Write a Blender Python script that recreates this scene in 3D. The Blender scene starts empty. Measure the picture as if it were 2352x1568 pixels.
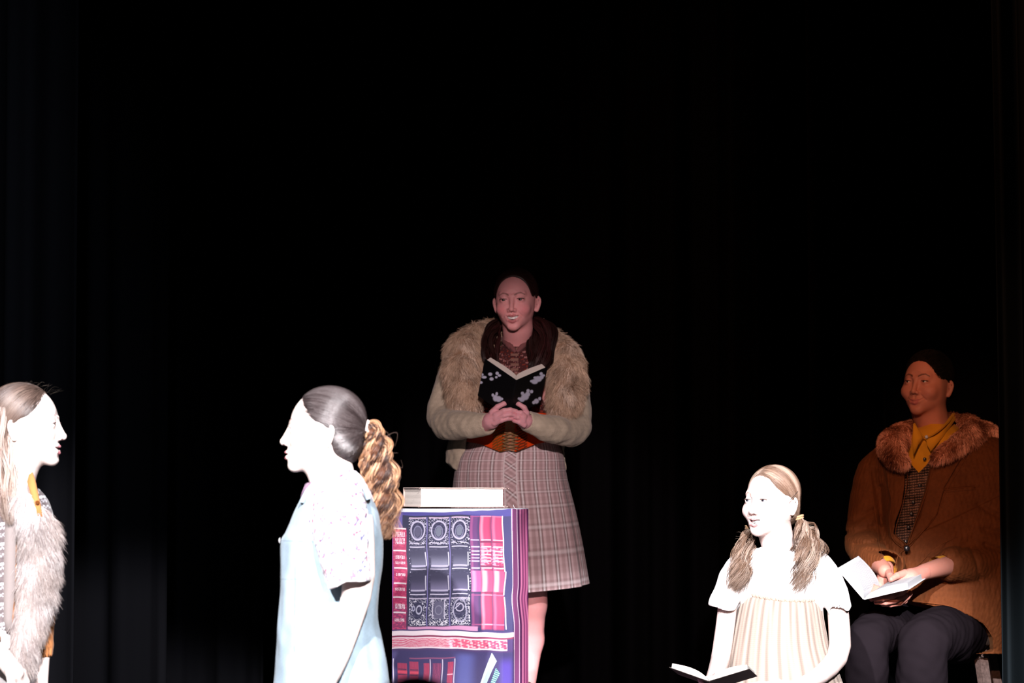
import bpy, math
import numpy as np
from mathutils import Vector
PI = math.pi
rng = np.random.default_rng(7)

# ------------------------------------------------------------------ camera, world, lamps
sc = bpy.context.scene
CAMZ, FPX = 1.345, 2352 * 100 / 36.0
PITCH = math.atan(346 / FPX)
cd = bpy.data.cameras.new('camera'); cam = bpy.data.objects.new('camera', cd); sc.collection.objects.link(cam)
cam.location = (0, 0, CAMZ); cam.rotation_euler = (PI / 2 + PITCH, 0, 0)
cd.lens = 100; cd.sensor_width = 36; cd.clip_start = 0.1; cd.clip_end = 100
cd.dof.use_dof = True; cd.dof.focus_distance = 9.0; cd.dof.aperture_fstop = 4.5
sc.camera = cam
sc.view_settings.view_transform = 'Standard'; sc.view_settings.look = 'None'
sc.view_settings.exposure = 0.0; sc.view_settings.gamma = 1.0
sc.view_settings.use_curve_mapping = False
w = bpy.data.worlds.new('world'); sc.world = w; w.use_nodes = True
w.node_tree.nodes['Background'].inputs[0].default_value = (0.5, 0.55, 0.9, 1)
w.node_tree.nodes['Background'].inputs[1].default_value = 0.0008

def spot(name, loc, target, power, angle, blend, col, radius=0.12):
    l = bpy.data.lights.new(name, 'SPOT'); l.energy = power; l.spot_size = math.radians(angle)
    l.spot_blend = blend; l.color = col; l.shadow_soft_size = radius
    o = bpy.data.objects.new(name, l); sc.collection.objects.link(o)
    o.location = loc
    o.rotation_euler = (Vector(target) - Vector(loc)).to_track_quat('-Z', 'Y').to_euler()
    return o
# follow spots from the balcony and added fill spots from the left: irradiance factor k (white renders at k) = power / (4 pi^2 d^2)
def pw(k, loc, tgt): return k * 4 * PI * PI * (Vector(loc) - Vector(tgt)).length_squared
def kspot(name, loc, tgt, k, angle, blend, col, radius=0.12):
    return spot(name, loc, tgt, pw(k, loc, tgt), angle, blend, col, radius)
kspot('follow_fill_spot', (2.6, -11, 9.1), (-0.95, 8.0, 0.60), 3.6, 7.6, 0.16, (1.0, 0.97, 1.0))
kspot('follow_fill_spot', (2.6, -11, 9.1), (0.80, 9.0, 0.40), 3.2, 6.2, 0.22, (1.0, 0.96, 0.98))
kspot('follow_fill_spot', (-3.6, -11, 9.1), (-0.95, 8.0, 0.60), 1.8, 7.4, 0.2, (1.0, 0.97, 1.0))  # added fill from the left, softens shadows on the front group
kspot('follow_fill_spot', (-3.6, -11, 9.1), (0.80, 9.0, 0.40), 2.0, 6.0, 0.25, (1.0, 0.96, 0.98))  # added fill from the left, softens shadows around the blonde reader
kspot('pink_wash', (0.3, -9.0, 4.5), (0.02, 10.5, 1.25), 0.66, 5.4, 0.5, (1.0, 0.77, 0.76))
kspot('amber_wash', (-1.5, -6.0, 5.5), (1.60, 10.2, 1.35), 0.36, 5.2, 0.6, (1.0, 0.50, 0.30))
kspot('blue_wash', (-0.5, 1.0, 6.0), (-4.6, 11.5, 0.6), 1.3, 34, 1.0, (0.75, 0.85, 1.0))
kspot('amber_wash', (2.6, 2.5, 7.5), (2.2, 10.5, 3.2), 0.5, 26, 1.0, (1.0, 0.40, 0.20))
kspot('cool_wash', (0.6, 2.5, 5.0), (2.1, 9.4, 0.7), 4.0, 9, 1.0, (0.7, 0.92, 1.0))

_fw = np.array([0, math.cos(PITCH), math.sin(PITCH)]); _up = np.array([0, -math.sin(PITCH), math.cos(PITCH)])
def at(px, py, Y):
    d = FPX * _fw + (784 - py) * _up + np.array([px - 1176.0, 0, 0])
    return np.array([0, 0, CAMZ]) + d * (Y / d[1])
def proj(V):
    """world points -> photo pixels (used to paint prints on surfaces where they are built)"""
    q = V - np.array([0, 0, CAMZ]); dd = q @ _fw
    return 1176 + FPX * q[:, 0] / dd, 784 - FPX * (q @ _up) / dd
def lin(r, g, b, k=1.0):
    f = lambda c: (c / 255 / 12.92 if c / 255 <= 0.04045 else ((c / 255 + 0.055) / 1.055) ** 2.4)
    return np.array([f(r), f(g), f(b)]) / k

# ------------------------------------------------------------------ materials
def mat(name, color=None, rough=0.6, spec=0.3, bump=None, sheen=0.0, vary=0.0, sss=0.0, metal=0.0, sheencol=(1, 1, 1)):
    m = bpy.data.materials.new(name); m.use_nodes = True
    nt = m.node_tree; N = nt.nodes; L = nt.links; b = N['Principled BSDF']
    b.inputs['Roughness'].default_value = rough; b.inputs['Specular IOR Level'].default_value = spec
    b.inputs['Metallic'].default_value = metal
    if sheen:
        b.inputs['Sheen Weight'].default_value = sheen; b.inputs['Sheen Roughness'].default_value = 0.4
        b.inputs['Sheen Tint'].default_value = (*sheencol, 1)
    if sss:
        b.inputs['Subsurface Weight'].default_value = sss; b.inputs['Subsurface Scale'].default_value = 0.006
        b.inputs['Subsurface Radius'].default_value = (1.0, 0.35, 0.2)
    tc = N.new('ShaderNodeTexCoord')
    if color is None:
        a = N.new('ShaderNodeVertexColor'); a.layer_name = 'Col'; src = a.outputs['Color']
    else:
        a = N.new('ShaderNodeRGB'); a.outputs[0].default_value = (*color, 1); src = a.outputs[0]
    if vary:
        nz = N.new('ShaderNodeTexNoise'); nz.inputs['Scale'].default_value = 90; nz.inputs['Detail'].default_value = 4
        L.new(tc.outputs['Object'], nz.inputs['Vector'])
        mr = N.new('ShaderNodeMapRange'); mr.inputs[1].default_value = 0.3; mr.inputs[2].default_value = 0.7
        mr.inputs[3].default_value = 1 - vary; mr.inputs[4].default_value = 1 + vary
        L.new(nz.outputs['Fac'], mr.inputs[0])
        mx = N.new('ShaderNodeVectorMath'); mx.operation = 'SCALE'
        L.new(src, mx.inputs[0]); L.new(mr.outputs[0], mx.inputs['Scale']); src = mx.outputs[0]
    L.new(src, b.inputs['Base Color'])
    if bump:
        kind, scale, strength = bump
        if kind == 'noise':
            t = N.new('ShaderNodeTexNoise'); t.inputs['Detail'].default_value = 3; out = 'Fac'
        elif kind == 'wave':
            t = N.new('ShaderNodeTexWave'); t.bands_direction = 'X'; t.inputs['Distortion'].default_value = 1.0; out = 'Fac'
        else:
            t = N.new('ShaderNodeTexVoronoi'); out = 'Distance'
        t.inputs['Scale'].default_value = scale; L.new(tc.outputs['Object'], t.inputs['Vector'])
        bp = N.new('ShaderNodeBump'); bp.inputs['Strength'].default_value = strength; bp.inputs['Distance'].default_value = 0.002
        L.new(t.outputs[out], bp.inputs['Height']); L.new(bp.outputs[0], b.inputs['Normal'])
    return m
M = dict(
    skin=mat('skin', rough=0.55, spec=0.3, bump=('noise', 400, 0.12), sss=0.12),
    hair=mat('hair', rough=0.42, spec=0.28),
    sleek=mat('sleek_hair', rough=0.30, spec=0.30),
    fur=mat('fur', rough=0.8, spec=0.15),
    plain=mat('matte_cloth', rough=0.95, spec=0.0, bump=('noise', 420, 0.25)),
    cloth=mat('cloth', rough=0.9, spec=0.1, bump=('noise', 420, 0.25), sheen=0.08),
    knit=mat('knit', rough=0.95, spec=0.05, bump=('voronoi', 260, 0.5), sheen=0.15),
    cord=mat('corduroy', rough=0.75, spec=0.1, bump=('noise', 300, 0.3), sheen=0.05, vary=0.12, sheencol=(1, 0.6, 0.3)),
    velvet=mat('black_velvet', rough=0.95, spec=0.0, bump=('noise', 160, 0.2), sheen=0.0),
    paper=mat('paper', rough=0.8, spec=0.1, bump=('noise', 600, 0.1)),
    print=mat('printed_cloth', rough=0.55, spec=0.12, bump=('noise', 500, 0.05)),
    shiny=mat('glossy_cover', rough=0.3, spec=0.4),
    wood=mat('worn_wood', rough=0.6, spec=0.2, bump=('noise', 120, 0.4), vary=0.35),
    floor=mat('black_stage_floor', color=(0.01, 0.01, 0.011), rough=0.5, spec=0.2, bump=('noise', 40, 0.2)),
    plaster=mat('dark_plaster', color=(0.02, 0.02, 0.02), rough=0.9, bump=('noise', 60, 0.3)),
    button=mat('button', rough=0.25, spec=0.6),
    carpet=mat('dark_carpet', color=(0.01, 0.008, 0.008), rough=1.0, bump=('noise', 500, 0.5)),
)

# ------------------------------------------------------------------ mesh toolkit
class Geo:
    def __init__(s): s.V = []; s.F = []; s.C = []; s.M = []; s.n = 0
    def add(s, V, F, col=(0.5, 0.5, 0.5), mi=0):
        V = np.asarray(V, float).reshape(-1, 3)
        if not isinstance(F, (list, tuple)): F = [F]
        C = np.broadcast_to(np.asarray(col, float), (len(V), 3))
        s.V.append(V); s.C.append(C)
        for f in F:
            f = np.asarray(f)
            if len(f): s.F.append(f + s.n); s.M.append(np.full(len(f), mi))
        s.n += len(V); return s
    def build(s, name, mats, parent=None, base=None, smooth=True, label=None):
        V = np.concatenate(s.V); C = np.concatenate(s.C)
        if base is None: base = np.array(parent['_b']) if parent is not None else np.zeros(3)
        base = np.asarray(base, float)
        me = bpy.data.meshes.new(name)
        me.vertices.add(len(V)); me.vertices.foreach_set('co', (V - base).astype(np.float32).ravel())
        idx = np.concatenate([f.ravel() for f in s.F]); sz = np.concatenate([np.full(len(f), f.shape[1]) for f in s.F])
        me.loops.add(len(idx)); me.loops.foreach_set('vertex_index', idx.astype(np.int32))
        me.polygons.add(len(sz)); st = np.concatenate([[0], np.cumsum(sz)[:-1]])
        me.polygons.foreach_set('loop_start', st.astype(np.int32)); me.polygons.foreach_set('loop_total', sz.astype(np.int32))
        me.polygons.foreach_set('material_index', np.concatenate(s.M).astype(np.int32))
        me.polygons.foreach_set('use_smooth', np.full(len(sz), smooth))
        me.update(calc_edges=True); me.validate()
        ca = me.color_attributes.new('Col', 'FLOAT_COLOR', 'POINT')
        ca.data.foreach_set('color', np.concatenate([C, np.ones((len(C), 1))], 1).astype(np.float32).ravel())
        for m in (mats if isinstance(mats, (list, tuple)) else [mats]): me.materials.append(M[m])
        o = bpy.data.objects.new(name, me); sc.collection.objects.link(o)
        if parent is not None: o.parent = parent
        else: o.location = base
        o['_b'] = [float(v) for v in base]
        if label: o['label'] = label
        return o
def tag(o, label, cat, group=None):
    o['label'] = label; o['category'] = cat
    if group: o['group'] = group
    return o
def empty(name, base):
    o = bpy.data.objects.new(name, None); sc.collection.objects.link(o); o.location = base; o['_b'] = [float(v) for v in base]; return o

def box(lo, hi, R=None, c=None):
    V = np.array([[x, y, z] for x in (lo[0], hi[0]) for y in (lo[1], hi[1]) for z in (lo[2], hi[2])], float)
    if R is not None: V = V @ np.asarray(R).T + np.asarray(c)
    return V, np.array([[0, 1, 3, 2], [4, 6, 7, 5], [0, 4, 5, 1], [2, 3, 7, 6], [0, 2, 6, 4], [1, 5, 7, 3]])
def grid_faces(r, c, closed=True):
    i = np.arange(r - 1)[:, None]; j = np.arange(c if closed else c - 1)[None, :]; j2 = (j + 1) % c
    return np.stack([i * c + j, i * c + j2, (i + 1) * c + j2, (i + 1) * c + j], -1).reshape(-1, 4)
def loft(R3, cap=True):
    """rings (r,c,3) -> verts, faces"""
    r, c = R3.shape[:2]; V = R3.reshape(-1, 3); F = [grid_faces(r, c)]
    if cap:
        V = np.concatenate([V, R3[0].mean(0)[None], R3[-1].mean(0)[None]]); j = np.arange(c); j2 = (j + 1) % c
        F.append(np.stack([j2, j, np.full(c, r * c)], -1)); b = (r - 1) * c
        F.append(np.stack([b + j, b + j2, np.full(c, r * c + 1)], -1))
    return V, F
def tubes(P, R, sides=4):
    P = np.asarray(P, float); R = np.asarray(R, float); N, S = P.shape[:2]
    T = np.gradient(P, axis=1); T /= np.linalg.norm(T, axis=2, keepdims=True) + 1e-9
    ref = np.broadcast_to(np.array([0.31, -0.83, 0.42]), T.shape)
    A = np.cross(T, ref); A /= np.linalg.norm(A, axis=2, keepdims=True) + 1e-9; B = np.cross(T, A)
    an = np.arange(sides) * 2 * PI / sides
    V = P[:, :, None] + R[:, :, None, None] * (np.cos(an)[None, None, :, None] * A[:, :, None] + np.sin(an)[None, None, :, None] * B[:, :, None])
    F = grid_faces(S, sides)[None] + (np.arange(N) * S * sides)[:, None, None]
    return V.reshape(-1, 3), F.reshape(-1, 4)
def spline(P, n):
    P = np.asarray(P, float); m = len(P); t = np.linspace(0, m - 1, n); i = np.clip(t.astype(int), 0, m - 2); f = (t - i)[:, None]
    g = lambda k: P[np.clip(k, 0, m - 1)]
    p0, p1, p2, p3 = g(i - 1), g(i), g(i + 1), g(i + 2)
    return 0.5 * (2 * p1 + (p2 - p0) * f + (2 * p0 - 5 * p1 + 4 * p2 - p3) * f ** 2 + (3 * p1 - p0 - 3 * p2 + p3) * f ** 3)
def tube(pts, rad, n=24, sides=12, flat=1.0):
    P = spline(pts, n); R = spline(np.asarray(rad, float)[:, None], n)[:, 0]
    V, F = tubes(P[None], R[None], sides); V = V.reshape(n, sides, 3)
    return loft(V)
_nd = rng.normal(size=(40, 3)); _np = rng.uniform(0, 2 * PI, 40)
def wob(x, y, z, freq, o=0, n=6):
    s = 0
    for i in range(o, o + n):
        d = _nd[i % 40] / np.linalg.norm(_nd[i % 40]); s = s + np.sin(freq * (1 + 0.35 * (i - o)) * (d[0] * x + d[1] * y + d[2] * z) + _np[i % 40]) / n
    return s * 1.6
def smooth01(x, a, b):
    t = np.clip((x - a) / (b - a), 0, 1); return t * t * (3 - 2 * t)

class Fld:
    def __init__(s, lo, hi, h):
        s.lo = np.asarray(lo, float); s.h = h; n = np.ceil((np.asarray(hi) - s.lo) / h).astype(int) + 1
        s.ax = [(s.lo[i] + h * np.arange(n[i])).astype(np.float32) for i in range(3)]; s.v = np.ones(n, np.float32)
    def sub(s, lo, hi):
        sl = []
        for i in range(3):
            a = int(np.clip(np.floor((lo[i] - s.lo[i]) / s.h), 0, len(s.ax[i]))); b = int(np.clip(np.ceil((hi[i] - s.lo[i]) / s.h) + 1, a, len(s.ax[i])))
            sl.append(slice(a, b))
        return tuple(sl), s.ax[0][sl[0]][:, None, None], s.ax[1][sl[1]][None, :, None], s.ax[2][sl[2]][None, None, :]
    def app(s, sl, d, k, op):
        a = s.v[sl]
        if a.size == 0: return
        if op == '-': a, d = -a, d
        if k > 0:
            hh = np.maximum(k - np.abs(a - d), 0) / k; r = np.minimum(a, d) - hh * hh * k / 4
        else: r = np.minimum(a, d)
        s.v[sl] = -r if op == '-' else r
    def ell(s, c, r, k=0.0, op='+', R=None, sym=False):
        c = np.asarray(c, float); r = np.asarray(r, float) * np.ones(3); m = 1.4 * k + 3 * s.h
        e = r if R is None else np.abs(np.asarray(R)) @ r
        sl, X, Y, Z = s.sub(c - e - m, c + e + m)
        X, Y, Z = X - c[0], Y - c[1], Z - c[2]
        if R is not None: X, Y, Z = (R[0][0] * X + R[1][0] * Y + R[2][0] * Z, R[0][1] * X + R[1][1] * Y + R[2][1] * Z, R[0][2] * X + R[1][2] * Y + R[2][2] * Z)
        k0 = np.sqrt((X / r[0]) ** 2 + (Y / r[1]) ** 2 + (Z / r[2]) ** 2); k1 = np.sqrt((X / r[0] ** 2) ** 2 + (Y / r[1] ** 2) ** 2 + (Z / r[2] ** 2) ** 2) + 1e-6
        s.app(sl, k0 * (k0 - 1) / k1, k, op)
        if sym: s.ell((-c[0], c[1], c[2]), r, k, op)
        return s
    def cap(s, a, b, ra, rb, k=0.0, op='+', sym=False, ysc=1.0):
        a = np.asarray(a, float); b = np.asarray(b, float); m = max(ra, rb) + 1.4 * k + 3 * s.h
        sl, X, Y, Z = s.sub(np.minimum(a, b) - m, np.maximum(a, b) + m); ba = b - a; L = float(ba @ ba) + 1e-12
        t = np.clip(((X - a[0]) * ba[0] + (Y - a[1]) * ba[1] + (Z - a[2]) * ba[2]) / L, 0, 1)
        d = np.sqrt((X - a[0] - t * ba[0]) ** 2 + ((Y - a[1] - t * ba[1]) * ysc) ** 2 + (Z - a[2] - t * ba[2]) ** 2) - (ra + (rb - ra) * t)
        s.app(sl, d, k, op)
        if sym: s.cap(a * [-1, 1, 1], b * [-1, 1, 1], ra, rb, k, op)
        return s
    def chain(s, P, R, k=0.0, op='+', sym=False, n=0):
        P = np.asarray(P, float); R = np.asarray(R, float) * np.ones(len(P))
        if n: P = spline(P, n); R = spline(R[:, None], n)[:, 0]
        if n:
            m = R.max() + 1.4 * k + 3 * s.h; sl, X, Y, Z = s.sub(P.min(0) - m, P.max(0) + m); d = None
            for i in range(len(P) - 1):
                a, b = P[i], P[i + 1]; ba = b - a; L = float(ba @ ba) + 1e-12; t = np.clip(((X - a[0]) * ba[0] + (Y - a[1]) * ba[1] + (Z - a[2]) * ba[2]) / L, 0, 1)
                q = np.sqrt((X - a[0] - t * ba[0]) ** 2 + (Y - a[1] - t * ba[1]) ** 2 + (Z - a[2] - t * ba[2]) ** 2) - (R[i] + (R[i + 1] - R[i]) * t); d = q if d is None else np.minimum(d, q)
            s.app(sl, d.astype(np.float32), k, op); return s
        for i in range(len(P) - 1): s.cap(P[i], P[i + 1], R[i], R[i + 1], k, op, sym)
        return s
    def slices(s, rows, k=0.0, op='+', p=2.0, R=None):
        """rows (z, cx, cy, a, b)"""
        rows = np.array(sorted(rows, key=lambda r: r[0]), float); z0, z1 = rows[0, 0], rows[-1, 0]
        ex = 0.02; m = rows[:, 3:5].max() + 1.4 * k + 3 * s.h
        lo = [(rows[:, 1] - m).min(), (rows[:, 2] - m).min(), z0 - ex - k]; hi = [(rows[:, 1] + m).max(), (rows[:, 2] + m).max(), z1 + ex + k]
        sl, X, Y, Z = s.sub(lo, hi); zz = Z.ravel()
        f = spline(rows, 200); f = f[np.argsort(f[:, 0])]; q = [np.interp(zz, f[:, 0], f[:, i])[None, None, :].astype(np.float32) for i in range(1, 5)]
        u = np.abs((X - q[0]) / q[2]) ** p + np.abs((Y - q[1]) / q[3]) ** p
        d = (u ** (1 / p) - 1) * np.minimum(q[2], q[3])
        cap = np.maximum(Z - z1, z0 - Z)
        s.app(sl, np.maximum(d, cap), k, op); return s
    def disp(s, fn): s.v += fn(s.ax[0][:, None, None], s.ax[1][None, :, None], s.ax[2][None, None, :]).astype(np.float32); return s
    def emboss(s, poly, Yref, amp, ymax=None, soft=0.004, ymin=None):
        """raise (amp>0) or sink the cloth inside a panel outline given in photo pixels at distance Yref"""
        P = np.array([at(a, b, Yref)[[0, 2]] for a, b in poly]); d = polyd(s.ax[0][:, None], s.ax[2][None, :], P)
        msk = smooth01(-d, -soft, soft)[:, None, :].astype(np.float32) * amp
        if ymax is not None: msk = msk * (s.ax[1] < ymax)[None, :, None]
        s.v -= msk; return s
    def cut(s, poly, Yref, ymax, k=0.004, ymin=-99):
        P = np.array([at(a, b, Yref)[[0, 2]] for a, b in poly]); d = polyd(s.ax[0][:, None], s.ax[2][None, :], P)[:, None, :].astype(np.float32)
        y = s.ax[1][None, :, None]; d = np.maximum(np.maximum(d, y - ymax), ymin - y)
        s.app((slice(None),) * 3, d, k, '-'); return s
    def mesh(s):
        v = s.v.copy(); v[0], v[-1] = 1, 1; v[:, 0], v[:, -1] = 1, 1; v[:, :, 0], v[:, :, -1] = 1, 1
        ins = v < 0; n = np.array(v.shape); c = np.zeros(n - 1, np.int8)
        co = [(i, j, k) for i in (0, 1) for j in (0, 1) for k in (0, 1)]
        def cut_(a, o): return a[o[0]:n[0] - 1 + o[0], o[1]:n[1] - 1 + o[1], o[2]:n[2] - 1 + o[2]]
        for o in co: c += cut_(ins, o)
        act = np.argwhere((c > 0) & (c < 8)); A = len(act); idm = np.full(n - 1, -1, np.int32); idm[tuple(act.T)] = np.arange(A)
        val = {o: v[act[:, 0] + o[0], act[:, 1] + o[1], act[:, 2] + o[2]] for o in co}
        acc = np.zeros((A, 3)); cnt = np.zeros(A)
        for o in co:
            for ax in range(3):
                if o[ax] == 0:
                    o2 = list(o); o2[ax] = 1; o2 = tuple(o2); a, b = val[o], val[o2]; m = (a < 0) != (b < 0)
                    t = np.where(m, a / np.where(m, a - b, 1), 0); p = np.tile(np.array(o, float), (A, 1)); p[:, ax] = t
                    acc += p * m[:, None]; cnt += m
        V = s.lo + s.h * (act + acc / cnt[:, None]); F = []
        for ax in range(3):
            sh = [slice(None)] * 3; sh2 = [slice(None)] * 3; sh[ax] = slice(0, -1); sh2[ax] = slice(1, None)
            a, b = ins[tuple(sh)], ins[tuple(sh2)]; e = np.argwhere(a != b); u, w_ = [(1, 2), (2, 0), (0, 1)][ax]
            fl = a[tuple(e.T)]; q = []
            for du, dw in ((-1, -1), (0, -1), (0, 0), (-1, 0)):
                c_ = e.copy(); c_[:, u] += du; c_[:, w_] += dw; q.append(idm[tuple(c_.T)])
            q = np.stack(q, 1); q[~fl] = q[~fl][:, ::-1]; F.append(q)
        return V, np.concatenate(F)
def polyd(X, Z, P):
    d = np.full(np.broadcast(X, Z).shape, 1e9); ins = np.zeros(d.shape, bool); n = len(P)
    for i in range(n):
        a, b = P[i], P[(i + 1) % n]; e = b - a
        t = np.clip(((X - a[0]) * e[0] + (Z - a[1]) * e[1]) / (e @ e + 1e-12), 0, 1)
        d = np.minimum(d, (X - a[0] - t * e[0]) ** 2 + (Z - a[1] - t * e[1]) ** 2)
        c = (a[1] > Z) != (b[1] > Z); xi = a[0] + (Z - a[1]) / (e[1] if e[1] else 1e-9) * e[0]; ins ^= c & (X < xi)
    d = np.sqrt(d); return np.where(ins, -d, d)
def prow(rows, dflt=None):
    """photo rows (py, pxL, pxR, Y, halfdepth) -> slice rows"""
    o = []
    for py, l, r, Y, b in rows:
        a, c = at(l, py, Y), at(r, py, Y); o.append((a[2], (a[0] + c[0]) / 2, Y, (c[0] - a[0]) / 2, b))
    return o
def plofts(rows, n=120, m=160, fold=None, p=2.0, flip=None, yaw=0.0):
    """dense cloth loft from photo rows; returns V (m*n), faces, (theta, s)"""
    R = np.array(prow(rows), float); f = spline(R, m); th = np.linspace(0, 2 * PI, n, endpoint=False)
    c, s_ = np.cos(th), np.sin(th); cc = np.sign(c) * np.abs(c) ** (2 / p); ss = np.sign(s_) * np.abs(s_) ** (2 / p)
    t = np.linspace(0, 1, m)[:, None]; k = 1 + (fold(th[None], t) if fold else 0)
    V = np.stack([f[:, 1:2] + f[:, 3:4] * cc[None] * k, f[:, 2:3] + f[:, 4:5] * ss[None] * k, np.broadcast_to(f[:, :1], (m, n))], -1)
    return V, th, t
def drape(pts, V, Y0, off=0.0, n=60):
    """a seam line given in photo pixels laid on the front of the cloth mesh V"""
    L = spline(np.array([list(p) + [0] for p in pts], float), n)[:, :2]; P = np.array([at(a, b, Y0) for a, b in L]); T = V[np.abs(V[:, 1] - Y0) < .35]; out = []
    for p in P:
        d = np.hypot(T[:, 0] - p[0], T[:, 2] - p[2]); m = d < .009; out.append(T[m, 1].min() if m.any() else np.nan)
    y = np.array(out); ok = ~np.isnan(y); y = np.interp(np.arange(n), np.arange(n)[ok], y[ok]); y = np.convolve(np.pad(y, 2, 'edge'), np.ones(5) / 5, 'valid')
    return np.array([at(a, b, yy - off) for (a, b), yy in zip(L, y)])
def samp(V, F, n):
    a, b, c = V[F[:, 0]], V[F[:, 1]], V[F[:, 2]]; N = np.cross(b - a, c - a); ar = np.linalg.norm(N, axis=1)
    i = rng.choice(len(F), n, p=ar / ar.sum()); u = rng.random((n, 1)); v = rng.random((n, 1)); q = V[F[i, 3]] if F.shape[1] == 4 else c[i]
    P = (a[i] * (1 - u) + b[i] * u) * (1 - v) + (q * (1 - u) + c[i] * u) * v
    return P, N[i] / (ar[i][:, None] + 1e-12)
def fur(g, V, F, n, L, r, down, lay, cols, cl=0.35, freq=60, keep=None):
    P, N = samp(V, F, n)
    if keep is not None: q = keep(P, N); P, N = P[q], N[q]; n = len(P)
    d = np.asarray(down(P) if callable(down) else down, float)
    W = np.stack([wob(*P.T, freq, 3), wob(*P.T, freq, 13), wob(*P.T, freq, 23)], 1) * cl
    D = N * (1 - lay) + d * lay + W + rng.normal(size=(n, 3)) * 0.13; D /= np.linalg.norm(D, axis=1, keepdims=True)
    l = L * rng.uniform(0.6, 1.15, (n, 1)); t = np.array([0, 0.4, 0.75, 1.0])[None, :, None]
    Pt = P[:, None] + D[:, None] * l[:, None] * t + d * (0.45 * l[:, None] * t ** 2)
    cols = np.asarray(cols); ci = np.clip((wob(*P.T, freq * 0.8, 7) * 0.5 + 0.5 + rng.normal(size=n) * 0.22), 0, 0.999) * (len(cols) - 1)
    i = ci.astype(int); f = (ci - i)[:, None]; C = cols[i] * (1 - f) + cols[np.minimum(i + 1, len(cols) - 1)] * f
    VV, FF = tubes(Pt, r * np.array([1, 0.85, 0.5, 0.08])[None] * rng.uniform(0.7, 1.2, (n, 1)), 3)
    g.add(VV, FF, np.repeat(C, 12, 0))

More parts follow.
